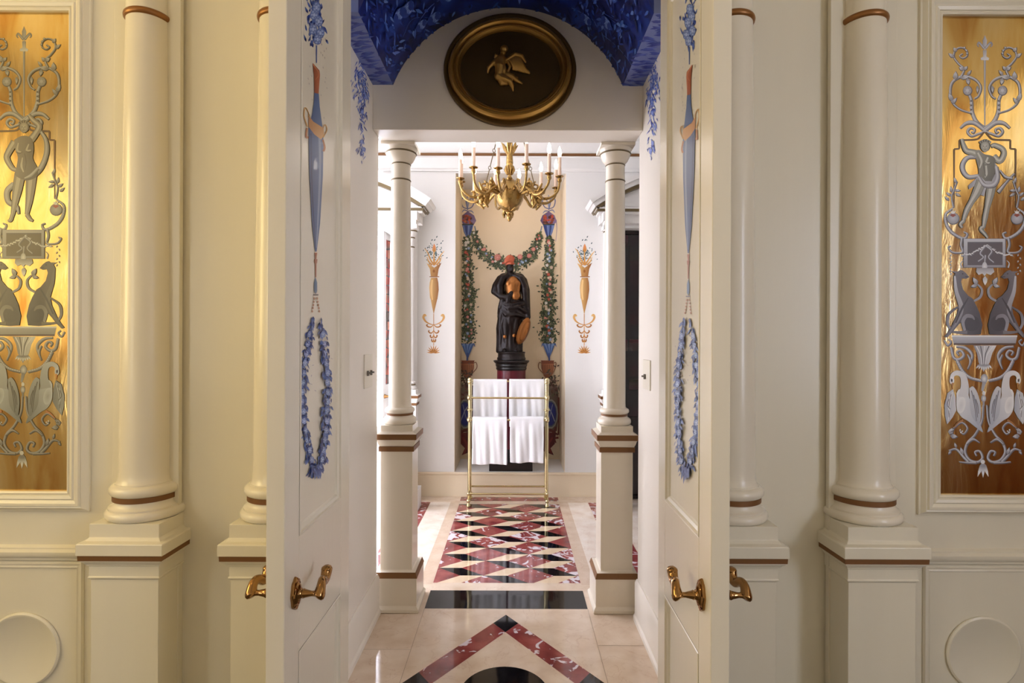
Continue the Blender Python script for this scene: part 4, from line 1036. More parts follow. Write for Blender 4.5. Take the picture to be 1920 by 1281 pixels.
    for a in range(9): p.blob(hx-9+a*2.2, hy-8-3*math.sin(a/8*PI), 2.6, c=skd if a % 2 else skm, n=8)
    for q in (-3, 2.4): p.blob(hx+q-.6, hy-.6, 1.2, .8, skd, n=8)
    p.stroke([(hx-.4, hy), (hx-1, hy+3)], (1, .8), skd); p.stroke([(hx-2.6, hy+5.2), (hx+1.4, hy+5)], 1, skd)
    p.build('painted_figure', M['gpaint'], t)
gold_panel(-1, 'gilded glass panel at the far left painted with a standing figure, hounds and swans')
gold_panel(1, 'gilded glass panel at the far right painted with a dancing figure, hounds and swans')

# ================================================================== paintings on the far wall and in the niche
def torch(cx, label):
    p = Paint(plane_y(FW)); X = lambda x: cx+(x-813.4)
    O1, O2, O3, G = (150, 92, 36), (206, 142, 66), (238, 196, 128), (58, 88, 96)
    L6 = lambda L: [(X(690+x/4.0037), 240+y/4.0037) for x, y in L]; L8 = lambda L: [(X(690+x/3.767), 560+y/3.767) for x, y in L]
    for i in range(80):
        x, y = 813.6+random.gauss(0, 7.5), 478+random.gauss(0, 9)
        p.leaf(X(x), y, random.uniform(2.6, 5), 1.7, random.uniform(-2.8, -.3), jit(G) if random.random() < .62 else jit((110, 130, 120)))
    for x, y in ((814, 452), (818, 446), (826, 458), (801, 466), (809, 452)): p.leaf(X(x), y, 4.5, 2, -1, G)
    p.poly(L6([(440, 1015), (470, 1030), (497, 1050), (525, 1030), (552, 1012), (530, 1060), (522, 1115), (472, 1115), (465, 1060)]), O3, O1, dirv=(1, .2))
    for q in ([(497, 1030), (470, 990), (445, 930), (425, 905)], [(497, 1030), (525, 990), (550, 950), (572, 925)], [(497, 1020), (495, 960), (497, 900)], [(480, 1030), (455, 1000), (442, 965)], [(515, 1030), (540, 1000), (552, 968)]): p.stroke(L6(q), (3.4, 2.4, 1), O2, O3)
    p.leaf(*L6([(497, 940)])[0], 18, 7, -PI/2, O2, (232, 150, 90)); p.blob(*L6([(495, 1075)])[0], 2.2, 3, O1)
    p.stroke(L6([(462, 1117), (535, 1117)]), 1.6, O1)
    p.poly(L6([(474, 1124), (520, 1124), (528, 1160), (531, 1215), (522, 1281)]) + L8([(488, 10), (464, 112), (442, 0)]) + L6([(466, 1281), (460, 1200), (464, 1160)]), O3, O1, dirv=(1, 0))
    p.stroke(L6([(482, 1140), (476, 1220)]) + L8([(455, 10)]), (3, 4, 2), (246, 206, 140))
    p.stroke(L8([(464, 108), (464, 330)]), 1.2, O2)
    for s in (-1, 1):
        p.stroke(L8([(464, 186), (464+s*30, 178), (464+s*58, 160), (464+s*72, 134), (464+s*64, 116), (464+s*52, 124)]), (1, 2, 3.6, 4.8, 2.4), O2, O3)
        for y, w in ((196, 50), (238, 36), (270, 24), (299, 14)): p.stroke(L8([(464, y-14), (464+s*w*.35, y+4), (464+s*w*.75, y+4), (464+s*w, y-8), (464+s*w*.8, y-14)]), (.9, 2.4, 2.6, 1.2), O2, O1)
    for i in range(9):
        a = -PI*.04-PI*.92*i/8; p.leaf(*L8([(463, 385)])[0], 13+3*math.sin(PI*i/8), 2.6, a, O1 if i % 2 else O2, O2)
    tag(p.build('torch_painting', M['paint']), label, 'wall painting', 'painted orange torches on the far wall')
torch(813.4, 'orange flower torch painted on the far wall left of the niche')
torch(1095.6, 'orange flower torch painted on the far wall right of the niche')

GR = [(44, 58, 34), (62, 78, 44), (36, 46, 34), (92, 104, 66), (50, 62, 50), (118, 126, 86), (78, 92, 62), (96, 110, 84)]
FLW = [((196, 120, 110), (226, 168, 158)), ((206, 206, 204), (236, 234, 226)), ((112, 140, 184), (176, 196, 220)), ((160, 64, 48), (206, 108, 84)), ((200, 176, 150), (232, 218, 200))]
def foliage(p, path, width, n, spill=.35):
    q = crom(path, 12)
    for i in range(n):
        t = random.random(); j = min(int(t*(len(q)-1)), len(q)-2); c = q[j]; d = (q[j+1]-q[j]).normalized(); nn = Vector((-d.y, d.x))
        w = width(t); o = c+nn*random.gauss(0, w*spill)+d*random.uniform(-3, 3)
        p.leaf(o.x, o.y, random.uniform(3.8, 7.2), random.uniform(2, 3.6), random.uniform(0, 2*PI), jit(random.choice(GR), 8), jit(random.choice(GR), 12))
def flowers(p, path, width, n, r0=2.2, r1=4):
    q = crom(path, 12)
    for i in range(n):
        t = (i+random.random())/n; j = min(int(t*(len(q)-1)), len(q)-2); c = q[j]; w = width(t)*.28
        a, b = random.choice(FLW); p.flower(c.x+random.uniform(-w, w), c.y+random.uniform(-2, 2), random.uniform(r0, r1), a, b)
def NP(u, v, off):
    q = P(u, v, ND); return Vector((max(-NX+.008, min(NX-.008, q.x)), ND-off, q.z))
def swag():
    p = Paint(NP); path = [(889, 438), (897, 462), (915, 482), (936, 493), (957, 497), (978, 492), (995, 478), (1006, 460), (1012, 438)]
    w = lambda t: 5+19*math.sin(PI*t)
    foliage(p, path, w, 1050, .28); flowers(p, path, w, 36, 1.4, 2.9)
    for x, y, r in ((933, 483, 6.4), (975, 482, 5), (992, 480, 4.4), (908, 468, 3.4), (1000, 468, 4)): p.flower(x, y, r, (196, 110, 100), (228, 168, 156), 7)
    tag(p.build('garland_swag_painting', M['paint']), 'painted swag of leaves and roses hanging behind the statue head', 'wall painting')
swag()
def drop(s, cx, vx, label):
    p = Paint(NP); X = lambda x: cx+s*(x-877)
    # bow, basket of fruit with blue cone, ribbons
    for q in ([(877, 392), (868, 388), (865, 376), (870, 371), (876, 380), (877, 392)], [(877, 392), (885, 388), (889, 378), (884, 372), (879, 380), (877, 392)], [(877, 396), (870, 394), (866, 399)], [(877, 396), (884, 396), (888, 400)], [(877, 394), (874, 378), (878, 366)]): p.stroke([(X(x), y) for x, y in q], (1.6, 2.4, 1.4), (96, 104, 146), (150, 160, 190))
    p.poly([(X(x), y) for x, y in ((877, 396), (866, 404), (862, 416), (868, 422), (888, 422), (893, 414), (889, 404))], (92, 74, 116), (134, 116, 156))
    for i in range(30): p.blob(X(877+random.uniform(-9, 9)), 413+random.uniform(-9, 7), random.uniform(1.6, 2.8), c=jit(random.choice([(140, 64, 40), (170, 92, 56), (96, 52, 44), (186, 70, 50)])), n=8)
    p.poly([(X(x), y) for x, y in ((866, 421), (888, 421), (884, 436), (879, 449), (876, 449), (870, 436))], (44, 62, 128), (96, 124, 190))
    for q in (869, 874, 879, 884): p.stroke([(X(q), 423), (X(877+(q-877)*.7), 434), (X(877+(q-877)*.15), 447)], (1.8, .8), (130, 152, 204) if q % 2 else (34, 48, 104))
    p.stroke([(X(866), 421), (X(888), 421)], 2, (52, 64, 46))
    p.stroke([(X(863), 412), (X(862), 430), (X(864), 453)], (1.4, .8), (134, 122, 160)); p.stroke([(X(890), 424), (X(893), 440), (X(891), 452)], (2, 2.4), (112, 132, 150))
    path = [(X(876), 448), (X(876), 480), (X(877), 520), (X(878), 560), (X(878), 600), (X(877), 642)]
    w = lambda t: 6+20*t**.62
    foliage(p, path, w, 1500, .28); flowers(p, path, w, 52, 1.6, 3.5)
    for i in range(7): p.stroke([(X(877), 672), (X(877+(i-3)*1.6), 658), (X(877+(i-3)*3.6), 645), (X(877+(i-3)*4.6), 646+abs(i-3)*1.4)], (1.6, 3.6, 2.8, .8), ((44, 78, 148), (92, 128, 192))[i % 2], ((92, 128, 190), (150, 176, 218))[i % 2])
    p.stroke([(X(877), 662), (X(876), 678)], (4, 2.4), (62, 84, 150))
    # striped urn
    x0 = vx-877; U = lambda x: vx+s*(x-877)
    p.poly([(U(x), y) for x, y in ((866, 678), (889, 678), (889, 690), (885, 704), (879, 711), (875, 711), (869, 703), (865, 690))], (146, 84, 52), (188, 124, 84))
    for q in range(7): p.stroke([(U(867+q*3.4), 684), (U(868.5+q*2.9), 696), (U(873+q*1.3), 708)], (1, .8), (98, 54, 38))
    p.poly([(U(865), 676), (U(890), 676), (U(888), 682), (U(867), 682)], (128, 68, 44))
    for a in (862, 893): p.stroke([(U(866 if a < 877 else 888), 681), (U(a), 680), (U(a+(1 if a < 877 else 1)), 690), (U(869 if a < 877 else 884), 702)], (1.6, 1.6), (140, 96, 70))
    # trophy of shield, drapery and leaves below
    for i in range(120): p.leaf(U(872+random.gauss(0, 7)), 712+random.gauss(8, 12), random.uniform(4, 8), 2.6, random.uniform(0, 6.3), jit(random.choice([(72, 52, 44), (92, 78, 62), (60, 66, 48), (120, 96, 84)])))
    p.poly([(U(x), y) for x, y in ((858, 728), (872, 718), (890, 724), (894, 760), (892, 800), (884, 812), (860, 808), (855, 770))], (120, 104, 92), (92, 74, 62))
    for i in range(60): p.leaf(U(random.uniform(856, 892)), random.uniform(716, 770), random.uniform(5, 10), 3, random.uniform(0, 6.3), jit(random.choice([(128, 108, 100), (96, 60, 50), (98, 100, 82), (70, 44, 38)])))
    p.blob(U(872), 776, 14, 28, (150, 150, 140)); p.blob(U(872), 776, 12, 25, (84, 96, 110)); p.blob(U(872), 776, 10.4, 22.5, (30, 40, 118), 0, (44, 60, 146))
    p.stroke([(U(864), 790), (U(872), 770), (U(881), 758)], (1.4, 1.6), (170, 180, 196)); p.stroke([(U(868), 758), (U(874), 782), (U(880), 796)], 1.2, (140, 150, 180))
    for q in ([(857, 745), (855, 790), (857, 815)], [(858, 815), (875, 806), (890, 812)], [(862, 800), (868, 815), (886, 820)]): p.stroke([(U(x), y) for x, y in q], (3, 6, 4), (96, 40, 34))
    p.poly([(U(x), y) for x, y in ((862, 812), (890, 808), (888, 830), (884, 846), (874, 850), (866, 853), (872, 840), (864, 832))], (112, 34, 34), (84, 24, 28))
    p.stroke([(U(868), 820), (U(876), 834), (U(870), 850)], (3, 5, 2), (132, 48, 44)); p.stroke([(U(857), 820), (U(864), 822), (U(862), 830)], (4, 2), (110, 40, 36))
    tag(p.build('garland_painting', M['paint']), label, 'wall painting', 'painted flower garlands in the niche')
drop(1, 877, 877, 'painted basket, flower garland and urn on the left side of the niche')
drop(-1, 1029, 1027, 'painted basket, flower garland and urn on the right side of the niche')
# ================================================================== statue on its column
SX0, SY0 = P(959, 640, 5.22).x, 5.22
t = thing('statue_pedestal', 'maroon marble drum pedestal with black base and capital under the statue', 'pedestal', (SX0, SY0, NZ0))
MB().box(SX0-.197, SX0+.197, SY0-.197, SY0+.197, NZ0+.0003, NZ0+.072).build('plinth', M['ebony'], t, bevel=.004)
MB().lathe([(.19, .2845), (.193, .292), (.19, .305), (.176, .315), (.168, .322), (.160, .335), (.152, .36), (.147, .38), (.144, .40)], SX0, SY0, seg=48).build('base', M['ebony'], t, smooth=50)
MB().lathe([(.142, .399), (.137, .41), (.134, 1.125)], SX0, SY0, seg=48).build('drum', M['maroon'], t, smooth=50)
MB().lathe([(.137, 1.12), (.143, 1.13), (.145, 1.14), (.141, 1.148), (.146, 1.156), (.150, 1.17), (.147, 1.178), (.156, 1.187), (.166, 1.197), (.169, 1.206), (.165, 1.212), (.14, 1.214)], SX0, SY0, seg=48).build('capital', M['ebony'], t, smooth=50)
ZB = 1.2143
t = thing('statue', 'dark bronze statue of a helmeted warrior with copper breastplate and shield', 'statue', (SX0, SY0, ZB))
MB().lathe([(.128, ZB), (.134, ZB+.004), (.135, ZB+.02), (.128, ZB+.028), (.126, ZB+.06), (.132, ZB+.068), (.128, ZB+.078), (.06, ZB+.08)], SX0, SY0, seg=40).build('base', M['statue'], t, smooth=50)
K = 1/1068
def S(x, z, d=0): return Vector((SX0+(x-262)*K, SY0-d*K, ZB+.076+(1088-z)*K))
mb = MB()
def L(pts, rs): mb.limb([S(*q) for q in pts], [r*K for r in rs])
L([(245, 290, 5), (245, 330, 0), (265, 400, 0), (272, 480, 0), (265, 580, 0)], [30, 44, 78, 82, 74])            # neck and trunk
mb.ball(S(245, 245, 14), (42*K, 48*K, 56*K)); mb.ball(S(262, 262, 44), (20*K, 18*K, 24*K)); mb.ball(S(268, 248, 58), (8*K, 10*K, 14*K))
L([(180, 345, 0), (265, 330, -12), (345, 350, 0)], [50, 50, 52])
L([(150, 360, 5), (104, 430, 16), (88, 484, 30)], [44, 40, 34]); L([(88, 484, 30), (150, 535, 76), (222, 545, 96)], [33, 30, 24])   # arm bent to the hip
L([(375, 375, 0), (405, 470, -4), (412, 570, 10), (420, 660, 30), (425, 715, 48)], [46, 42, 36, 30, 26])      # arm down to the shield
for i in range(5): L([(440-i*11, 715, 52-i*2), (446-i*11, 740, 68-i*2), (440-i*11, 758, 58-i*2)], [9, 9, 7])
mb.ball(S(425, 722, 46), (28*K, 20*K, 26*K))
for i in range(13):                           # pleated tunic
    a = PI*(i/12); x = 268-128*math.cos(a); d = 70*math.sin(a)+6
    L([(268-78*math.cos(a), 575, d*.75), (x*.9+27, 650, d*.95), (x+4*math.sin(i*2), 735+8*math.sin(i*1.7), d)], [26, 27, 24])
L([(170, 590, 70), (270, 620, 96), (370, 600, 70)], [22, 20, 22])
L([(220, 700, 30), (205, 830, 64), (212, 930, 60), (205, 1050, 40)], [56, 46, 36, 28]); L([(205, 1060, 40), (195, 1078, 92)], [26, 18])
L([(310, 700, 30), (305, 830, 46), (290, 940, 44), (300, 1050, 24)], [54, 44, 36, 28]); L([(300, 1060, 24), (312, 1078, 82)], [26, 18])
for i in range(8):                            # mantle falling behind
    x = 142+i*26; L([(205+i*18, 400, -46), (172+i*22, 620, -60-8*math.sin(i)), (x-6*math.cos(i*2), 850, -56), (x+4*math.sin(i*3), 1080, -46)], [36, 34, 32, 28])
for q in ([(150, 420, 10), (170, 560, 60), (150, 650, 60), (140, 700, 30)], [(168, 620, 44), (146, 760, 34), (140, 930, 24), (128, 1080, 14)], [(160, 690, 62), (150, 820, 50), (156, 950, 44), (150, 1080, 34)], [(250, 800, 30), (248, 950, 16), (250, 1080, 8)], [(350, 760, -10), (356, 900, -14), (350, 1080, -10)]): L(q, [24, 26, 26, 22][:len(q)])
L([(262, 500, 84), (238, 535, 94), (222, 590, 92)], [22, 26, 24])
L([(292, 322, 26), (350, 350, 36), (386, 430, 34), (398, 560, 36), (404, 690, 40)], [24, 36, 34, 32, 28])       # mantle over both shoulders
L([(222, 322, 26), (170, 350, 40), (140, 430, 50), (150, 520, 66)], [24, 38, 40, 32])
for i in range(10):                           # long robe in upright folds
    q = i/9; x = 140+215*q; d = 30+46*math.sin(PI*q)
    L([(165+180*q, 640, d+22), (x+6*math.sin(i*2.1), 800, d+8*math.sin(i*1.9)), (x-8*math.cos(i*1.3), 950, d-6+8*math.cos(i*2.3)), (x-6+5*math.sin(i*3), 1078, d-12)], [24, 22, 21, 24])
for q in ([(160, 610, 60), (230, 660, 104), (330, 640, 100), (400, 690, 60)], [(150, 660, 56), (210, 720, 100), (300, 715, 104), (390, 740, 50)]): L(q, [20, 20, 20, 18])
organic(mb.build('body', M['statue'], t), .0065, 3)
mb = MB()
mb.ball(S(274, 445, 44), (80*K, 58*K, 116*K)); mb.ball(S(238, 412, 64), (42*K, 34*K, 42*K)); mb.ball(S(314, 412, 62), (42*K, 34*K, 42*K)); mb.ball(S(300, 525, 58), (54*K, 44*K, 56*K))
organic(mb.build('breastplate', M['armour'], t), .006, 4)['label'] = 'copper gilt breastplate'
mb = MB()
mb.ball(S(245, 202, 4), (46*K, 50*K, 24*K)); mb.limb([S(210, 210, 36), S(255, 212, 50), S(292, 208, 36)], [7*K, 7*K, 6*K])
for i in range(10):
    a = PI*(.22+.78*i/9); mb.limb([S(248+40*math.cos(a), 190-26*math.sin(a), 4), S(244+56*math.cos(a), 194-78*math.sin(a), 0)], [8*K, 8*K])
organic(mb.build('helmet', M['crest'], t), .0055, 2)['label'] = 'red copper crested helmet'
sh = MB(); R3 = Matrix.Rotation(.36, 3, 'Y') @ Matrix.Rotation(.95, 3, 'Z')
sh.ball(S(380, 880, 84), (92*K, 22*K, 142*K), rot=R3); sh.ball(S(380, 880, 84)+R3 @ Vector((0, -.012, 0)), (64*K, 24*K, 104*K), rot=R3); sh.ball(S(380, 880, 84)+R3 @ Vector((0, -.026, 0)), (26*K, 18*K, 40*K), rot=R3)
sh.build('shield', M['armour'], t, smooth=40)['label'] = 'copper gilt oval shield'
for nm, q in (('knee_boss', (196, 935, 98)), ('knee_boss', (288, 925, 86))):
    MB().ball(S(*q), (19*K, 12*K, 19*K)).build(nm, M['armour'], t)

# ================================================================== towel rack and towels
RX0, RX1, RY = P(881, 780, 4.78).x, P(1025, 780, 4.78).x, 4.78
t = thing('towel_rack', 'brass towel rack with three rails standing before the niche', 'towel rack', ((RX0+RX1)/2, RY, 0))
RZ = {'top': (1.040, 4.86), 'mid': (.912, 4.70), 'low': (.725, 4.70)}
for x in (RX0, RX1):
    MB().tube([(x, RY, .045), (x, RY, 1.045)], .0165, 18).lathe([(.001,1.045),(.014,1.045),(.020,1.052),(.022,1.062),(.018,1.072),(.010,1.078),(.001,1.08)], x, RY, seg=18).build('post', M['rack'], t)
    mb = MB().tube([(x, 4.66, .05), (x, 4.90, .05)], .013, 14)
    for y in (4.66, 4.90): mb.ball((x, y, .05), .017).lathe([(.010, .0012), (.018, .004), (.018, .014), (.012, .024), (.011, .05)], x, y, seg=16)
    mb.box(x-.018, x+.018, RY-.018, RY+.018, .03, .085)
    mb.build('foot', M['rack'], t)
    for z, y in RZ.values():
        MB().tube([(x, RY, z), (x, y, z)], .009, 12).ball((x, y, z), .0195).ball((x, RY, z), .023).build('bracket', M['rack'], t)
    MB().tube([(x, 4.66, .11), (x, 4.90, .11)], .010, 12).ball((x, 4.66, .11), .014).ball((x, 4.90, .11), .014).build('bracket', M['rack'], t)
    MB().lathe([(.018, .79), (.025, .797), (.025, .806), (.018, .813)], x, RY, seg=18).build('collar', M['rack'], t)
for z, y in list(RZ.values()) + [(.11, 4.66), (.11, 4.90)]:
    MB().tube([(RX0, y, z), (RX1, y, z)], .0085, 14).build('rail', M['rack'], t)
def towel(name, x0, x1, y, z, front, back, label, seed, thick=.011):
    rnd = random.Random(seed); nu, pts = 34, []
    r = .0092+thick/2
    path = []
    for i in range(17): path.append((y+r, z-back+back*i/17, i/17-1))
    for i in range(9): a = PI*i/8; path.append((y+r*math.cos(a), z+r*math.sin(a), 0))
    for i in range(1, 23): path.append((y-r, z-front*i/22, i/22))
    ph = [rnd.uniform(0, 6) for _ in range(4)]
    mb = MB(); vs = []
    for py, pz, q in path:
        for k in range(nu+1):
            u = k/nu; aq = abs(q)
            wv = .006*math.sin(u*17+ph[0]+q)+.004*math.sin(u*31+ph[1]-2*q)+.003*math.sin(u*7+ph[2]+q*5)
            dy = -(wv+.006)*min(1, aq*2.5) if q > 0 else max(0, wv+.004)*min(1, aq*2.5)*.6
            flare = 1+.015*aq*math.sin(ph[3]+q*3)
            xx = (x0+x1)/2+(u-.5)*(x1-x0)*flare
            vs.append((xx, py+dy, pz+(.004*math.sin(u*9+ph[2])*aq if aq > .6 else 0)))
    fs = [(i*(nu+1)+k, i*(nu+1)+k+1, (i+1)*(nu+1)+k+1, (i+1)*(nu+1)+k) for i in range(len(path)-1) for k in range(nu)]
    mb.add(vs, fs); o = mb.build('towel', M['towel'], None, smooth=180)
    s = o.modifiers.new('pile', 'SOLIDIFY'); s.thickness = thick; s.offset = 0
    b = o.modifiers.new('soft', 'SUBSURF'); b.levels = 1; b.render_levels = 2
    tag(o, label, 'towel', 'white towels on the brass rack'); return o
def xw(px, d): return P(px, 780, d).x
towel('towel', xw(887, 4.85), xw(950.5, 4.85), 4.86, 1.040, .40, .38, 'white towel over the top rail at the left of the rack', 1)
towel('towel', xw(954.5, 4.85), xw(1020.5, 4.85), 4.86, 1.042, .40, .37, 'white towel over the top rail at the right of the rack', 2)
towel('towel', xw(886, 4.70), xw(951, 4.70), 4.70, .728, .375, .34, 'white towel over the low front rail at the left of the rack', 3, .016)
towel('towel', xw(956.5, 4.70), xw(1019.5, 4.70), 4.70, .733, .365, .33, 'white towel over the low front rail at the right of the rack', 4, .016)

# ================================================================== chandelier
CY, CX0 = 4.0, -.002
t = thing('chandelier', 'gilt bronze chandelier with twelve lit candles hanging before the niche', 'chandelier', (CX0, CY, 2.25))
MB().lathe([(.001, 2.335), (.02, 2.337), (.055, 2.352), (.083, 2.380), (.098, 2.415), (.102, 2.450), (.104, 2.462), (.104, 2.474), (.099, 2.482), (.095, 2.50), (.082, 2.525), (.06, 2.545), (.03, 2.556), (.001, 2.56)], CX0, CY, seg=40).build('bowl', M['gilt'], t, smooth=60)
mb, lo2 = MB(), MB()
for i in range(16):
    a = 2*PI*i/16; mb.ball((CX0+.103*math.cos(a), CY+.103*math.sin(a), 2.468), (.010, .010, .007))
    if i % 2: mb.limb([(CX0+.098*math.cos(a), CY+.098*math.sin(a), 2.485), (CX0+.080*math.cos(a), CY+.080*math.sin(a), 2.52), (CX0+.045*math.cos(a), CY+.045*math.sin(a), 2.55)], [.008, .010, .004])
    else: lo2.limb([(CX0+.012*math.cos(a), CY+.012*math.sin(a), 2.334), (CX0+.035*math.cos(a), CY+.035*math.sin(a), 2.343), (CX0+.058*math.cos(a), CY+.058*math.sin(a), 2.355)], [.005, .008, .004])
mb.build('bowl_ornament', M['gilt'], t); lo2.build('bowl_petals', M['gilt'], t)
MB().lathe([(.001, 2.258), (.008, 2.262), (.017, 2.276), (.021, 2.292), (.018, 2.304), (.010, 2.312), (.006, 2.318), (.010, 2.326), (.005, 2.336), (.005, 2.342)], CX0, CY, seg=20).build('finial', M['gilt'], t)
MB().lathe([(.012, 2.55), (.022, 2.57), (.012, 2.59), (.018, 2.62), (.026, 2.68), (.022, 2.74), (.032, 2.78), (.024, 2.80), (.016, 2.84), (.022, 2.88), (.012, 2.92), (.010, 3.12), (.05, 3.16), (.06, 3.19), (.06, CEILF-.0005)], CX0, CY, seg=24).build('stem', M['gilt'], t)
mb = MB()
for i in range(10):
    a = 2*PI*i/10; c, s = math.cos(a), math.sin(a); mb.tube([(CX0+.016*c, CY+.016*s, 2.74+.01*(i % 2)), (CX0+.035*c, CY+.035*s, 2.78), (CX0+.058*c, CY+.058*s, 2.81+.02*(i % 2))], [.007, .011, .003], 8)
    mb.tube([(CX0+.018*c, CY+.018*s, 2.60), (CX0+.032*c, CY+.032*s, 2.63), (CX0+.03*c, CY+.03*s, 2.66)], [.006, .009, .002], 8)
mb.build('stem_leaves', M['gilt'], t)
CR, CZ = .362, 2.545
for i in range(12):
    a = PI/12+2*PI*i/12+.06; c, s = math.cos(a), math.sin(a); Q = lambda r, z: Vector((CX0+r*c, CY+r*s, z)); zz = CZ+(.018 if i % 2 else -.012)
    am = MB(); am.tube(crom3([Q(.09, 2.465), Q(.14, 2.485), Q(.19, 2.455), Q(.24, 2.415), Q(.30, 2.42), Q(.348, 2.46), Q(CR, zz-.035), Q(CR, zz)], 4), [.012]*8+[.0105]*8+[.0085]*8+[.009]*5, 10)
    am.tube(crom3([Q(.15, 2.482), Q(.175, 2.515), Q(.205, 2.51), Q(.20, 2.485), Q(.185, 2.49)], 4), [.008]*6+[.006]*6+[.004]*5, 8)
    arm = am.build('arm', M['gilt'], t, smooth=60)
    cp = MB(); cp.lathe([(.006, zz-.045), (.016, zz-.03), (.014, zz-.012), (.012, zz-.006), (.029, zz), (.030, zz+.004), (.012, zz+.005), (.012, zz+.018)], Q(CR, 0).x, Q(CR, 0).y, seg=18)
    cp.build('candle_cup', M['gilt'], t)
    MB().lathe([(.0125, zz+.006), (.0125, zz+.135), (.009, zz+.138)], Q(CR, 0).x, Q(CR, 0).y, seg=14).build('candle', M['candle'], t)
    MB().lathe([(.006, zz+.137), (.0115, zz+.15), (.014, zz+.165), (.012, zz+.183), (.006, zz+.203), (.001, zz+.216)], Q(CR, 0).x, Q(CR, 0).y, seg=12).build('bulb', M['bulb'], t)
for i in range(3):                            # leaf-winged masks on the three great branches
    a = PI*7/6+2*PI*i/3+.06; c, s = math.cos(a), math.sin(a)
    lm = MB(); Q = lambda r, z, w=0: Vector((CX0+r*c-w*s, CY+r*s+w*c, z))
    lm.limb([Q(.10, 2.455), Q(.15, 2.47), Q(.20, 2.44), Q(.25, 2.40)], [.016, .02, .026, .016])
    lm.ball(Q(.20, 2.425), (.034, .034, .045)); lm.ball(Q(.23, 2.38), (.022, .022, .03)); lm.ball(Q(.19, 2.385), (.02, .02, .036))
    for w in (-.03, .03):
        lm.limb([Q(.17, 2.46, w*.4), Q(.165, 2.51, w), Q(.18, 2.535, w*1.6)], [.016, .014, .006]); lm.limb([Q(.21, 2.43, w*.5), Q(.25, 2.45, w*1.3), Q(.27, 2.49, w*1.2)], [.014, .013, .006])
        lm.limb([Q(.2, 2.41, w*.6), Q(.225, 2.36, w*1.1), Q(.2, 2.335, w)], [.014, .014, .008])
    lm.build('branch_mask', M['gilt'], t)
for i in range(3):
    a = PI*7/6+2*PI*i/3+.06; c, s = math.cos(a), math.sin(a)
    mb = MB(); p0_, p1_ = Vector((CX0+.20*c, CY+.20*s, 2.49)), Vector((CX0+.03*c, CY+.03*s, 3.13)); d = p1_-p0_
    for j in range(5):
        b0, b1 = p0_+d*(j/5+.02), p0_+d*((j+1)/5-.02); mb.tube([b0, b0+(b1-b0)*.5, b1], .0035, 8)
        cc = p0_+d*((j+1)/5); ring = [cc+Vector((math.cos(q*PI/5)*c*.011, math.cos(q*PI/5)*s*.011, math.sin(q*PI/5)*.013)) for q in range(10)]; mb.tube(ring, .0026, 6, closed=True)
    mb.build('chain', M['ring'], t)

# ================================================================== stained glass doors seen behind the pillars
def glass_cells(fn, u0, u1, v0, v1, cols, nu, nv, lead, rnd):
    p = Paint(fn); p.poly([(u0, v0), (u1, v0), (u1, v1), (u0, v1)], lead)
    for i in range(nv):
        for j in range(nu):
            a0, a1 = u0+(u1-u0)*j/nu, u0+(u1-u0)*(j+1)/nu; b0, b1 = v0+(v1-v0)*i/nv, v0+(v1-v0)*(i+1)/nv
            m = .06; cu = (a1-a0)*rnd.uniform(-.3, .3); q = (a1-a0)*m; w = (b1-b0)*m
            p.poly([(a0+q, b0+w), (a1-q, b0+w+cu*.4), (a1-q, b1-w), ((a0+a1)/2, b1-w-cu*.2), (a0+q, b1-w-cu*.3)], jit(rnd.choice(cols), 12), jit(rnd.choice(cols), 16), dirv=(0, 1))
    return p
rnd = random.Random(5)
ho, lo_ = Vector((-.985, 5.30, 0)), Vector((-1.113, 4.785, 0)); dd = (lo_-ho); LL = dd.length; dd.normalize(); on = Vector((-dd.y, dd.x, 0)); on = on if on.x > 0 else -on
def WG(a, b, z): return ho+dd*a+on*b+Vector((0, 0, z))
mb = MB()
def bx(a0, a1, b0, b1, z0, z1): mb.add([WG(a,b,z) for z in (z0,z1) for a,b in ((a0,b0),(a1,b0),(a1,b1),(a0,b1))], [(0,3,2,1),(4,5,6,7),(0,1,5,4),(1,2,6,5),(2,3,7,6),(3,0,4,7)])
bx(0, .30, -.022, .022, .01, 2.36); bx(LL-.05, LL, -.022, .022, .01, 2.36); bx(.30, LL-.05, -.022, .022, .01, 1.01); bx(.30, LL-.05, -.022, .022, 2.276, 2.36)
bx(.34, LL-.09, -.018, .027, .25, .80)
lf3 = mb.build('door_3', M['white'], None, smooth=0, bevel=.002, base=ho); struct(lf3, 'white door leaf with a red stained glass light behind the left pillar')
gl = glass_cells(lambda u, v, off: WG(u, .004+off, v), .30, LL-.05, 1.01, 2.276, [(176, 58, 44), (206, 96, 70), (150, 44, 40), (92, 84, 74), (196, 130, 100), (120, 96, 84)], 3, 16, (60, 30, 26), rnd)
struct(gl.build('stained_glass', M['stained'], lf3))
mb = MB(); a = LL-.03
mb.tube([WG(a, .02, .91), WG(a, .045, .91), WG(a, .06, .91), WG(a, .085, .91)], [.02, .012, .009, .014], 12); mb.tube([WG(a, .08, .905), WG(a-.03, .083, .925), WG(a-.06, .08, .915), WG(a-.09, .08, .93)], [.013, .011, .010, .013], 12)
struct(mb.build('door_handle', M['handle'], lf3))
x0, x1 = OC-OHW+.004, OC+OHW-.004
mb = MB()
for xm in (x0, OC-.03, OC, x1-.03): mb.box(xm, xm+.03, 4.88, 4.93, .01, 2.368)
for zm in (.01, .70, 2.338): mb.box(x0, x1, 4.88, 4.93, zm, zm+.03)
lf4 = mb.build('door_4', M['darkroom'], None, smooth=0, bevel=.002); struct(lf4, 'dark glazed double door behind the right pillar')
pn = MB()
pn.box(x0+.02, x1-.02, 4.90, 4.91, .03, .71); pn.build('door_panel', M['darkroom'], lf4, smooth=0)
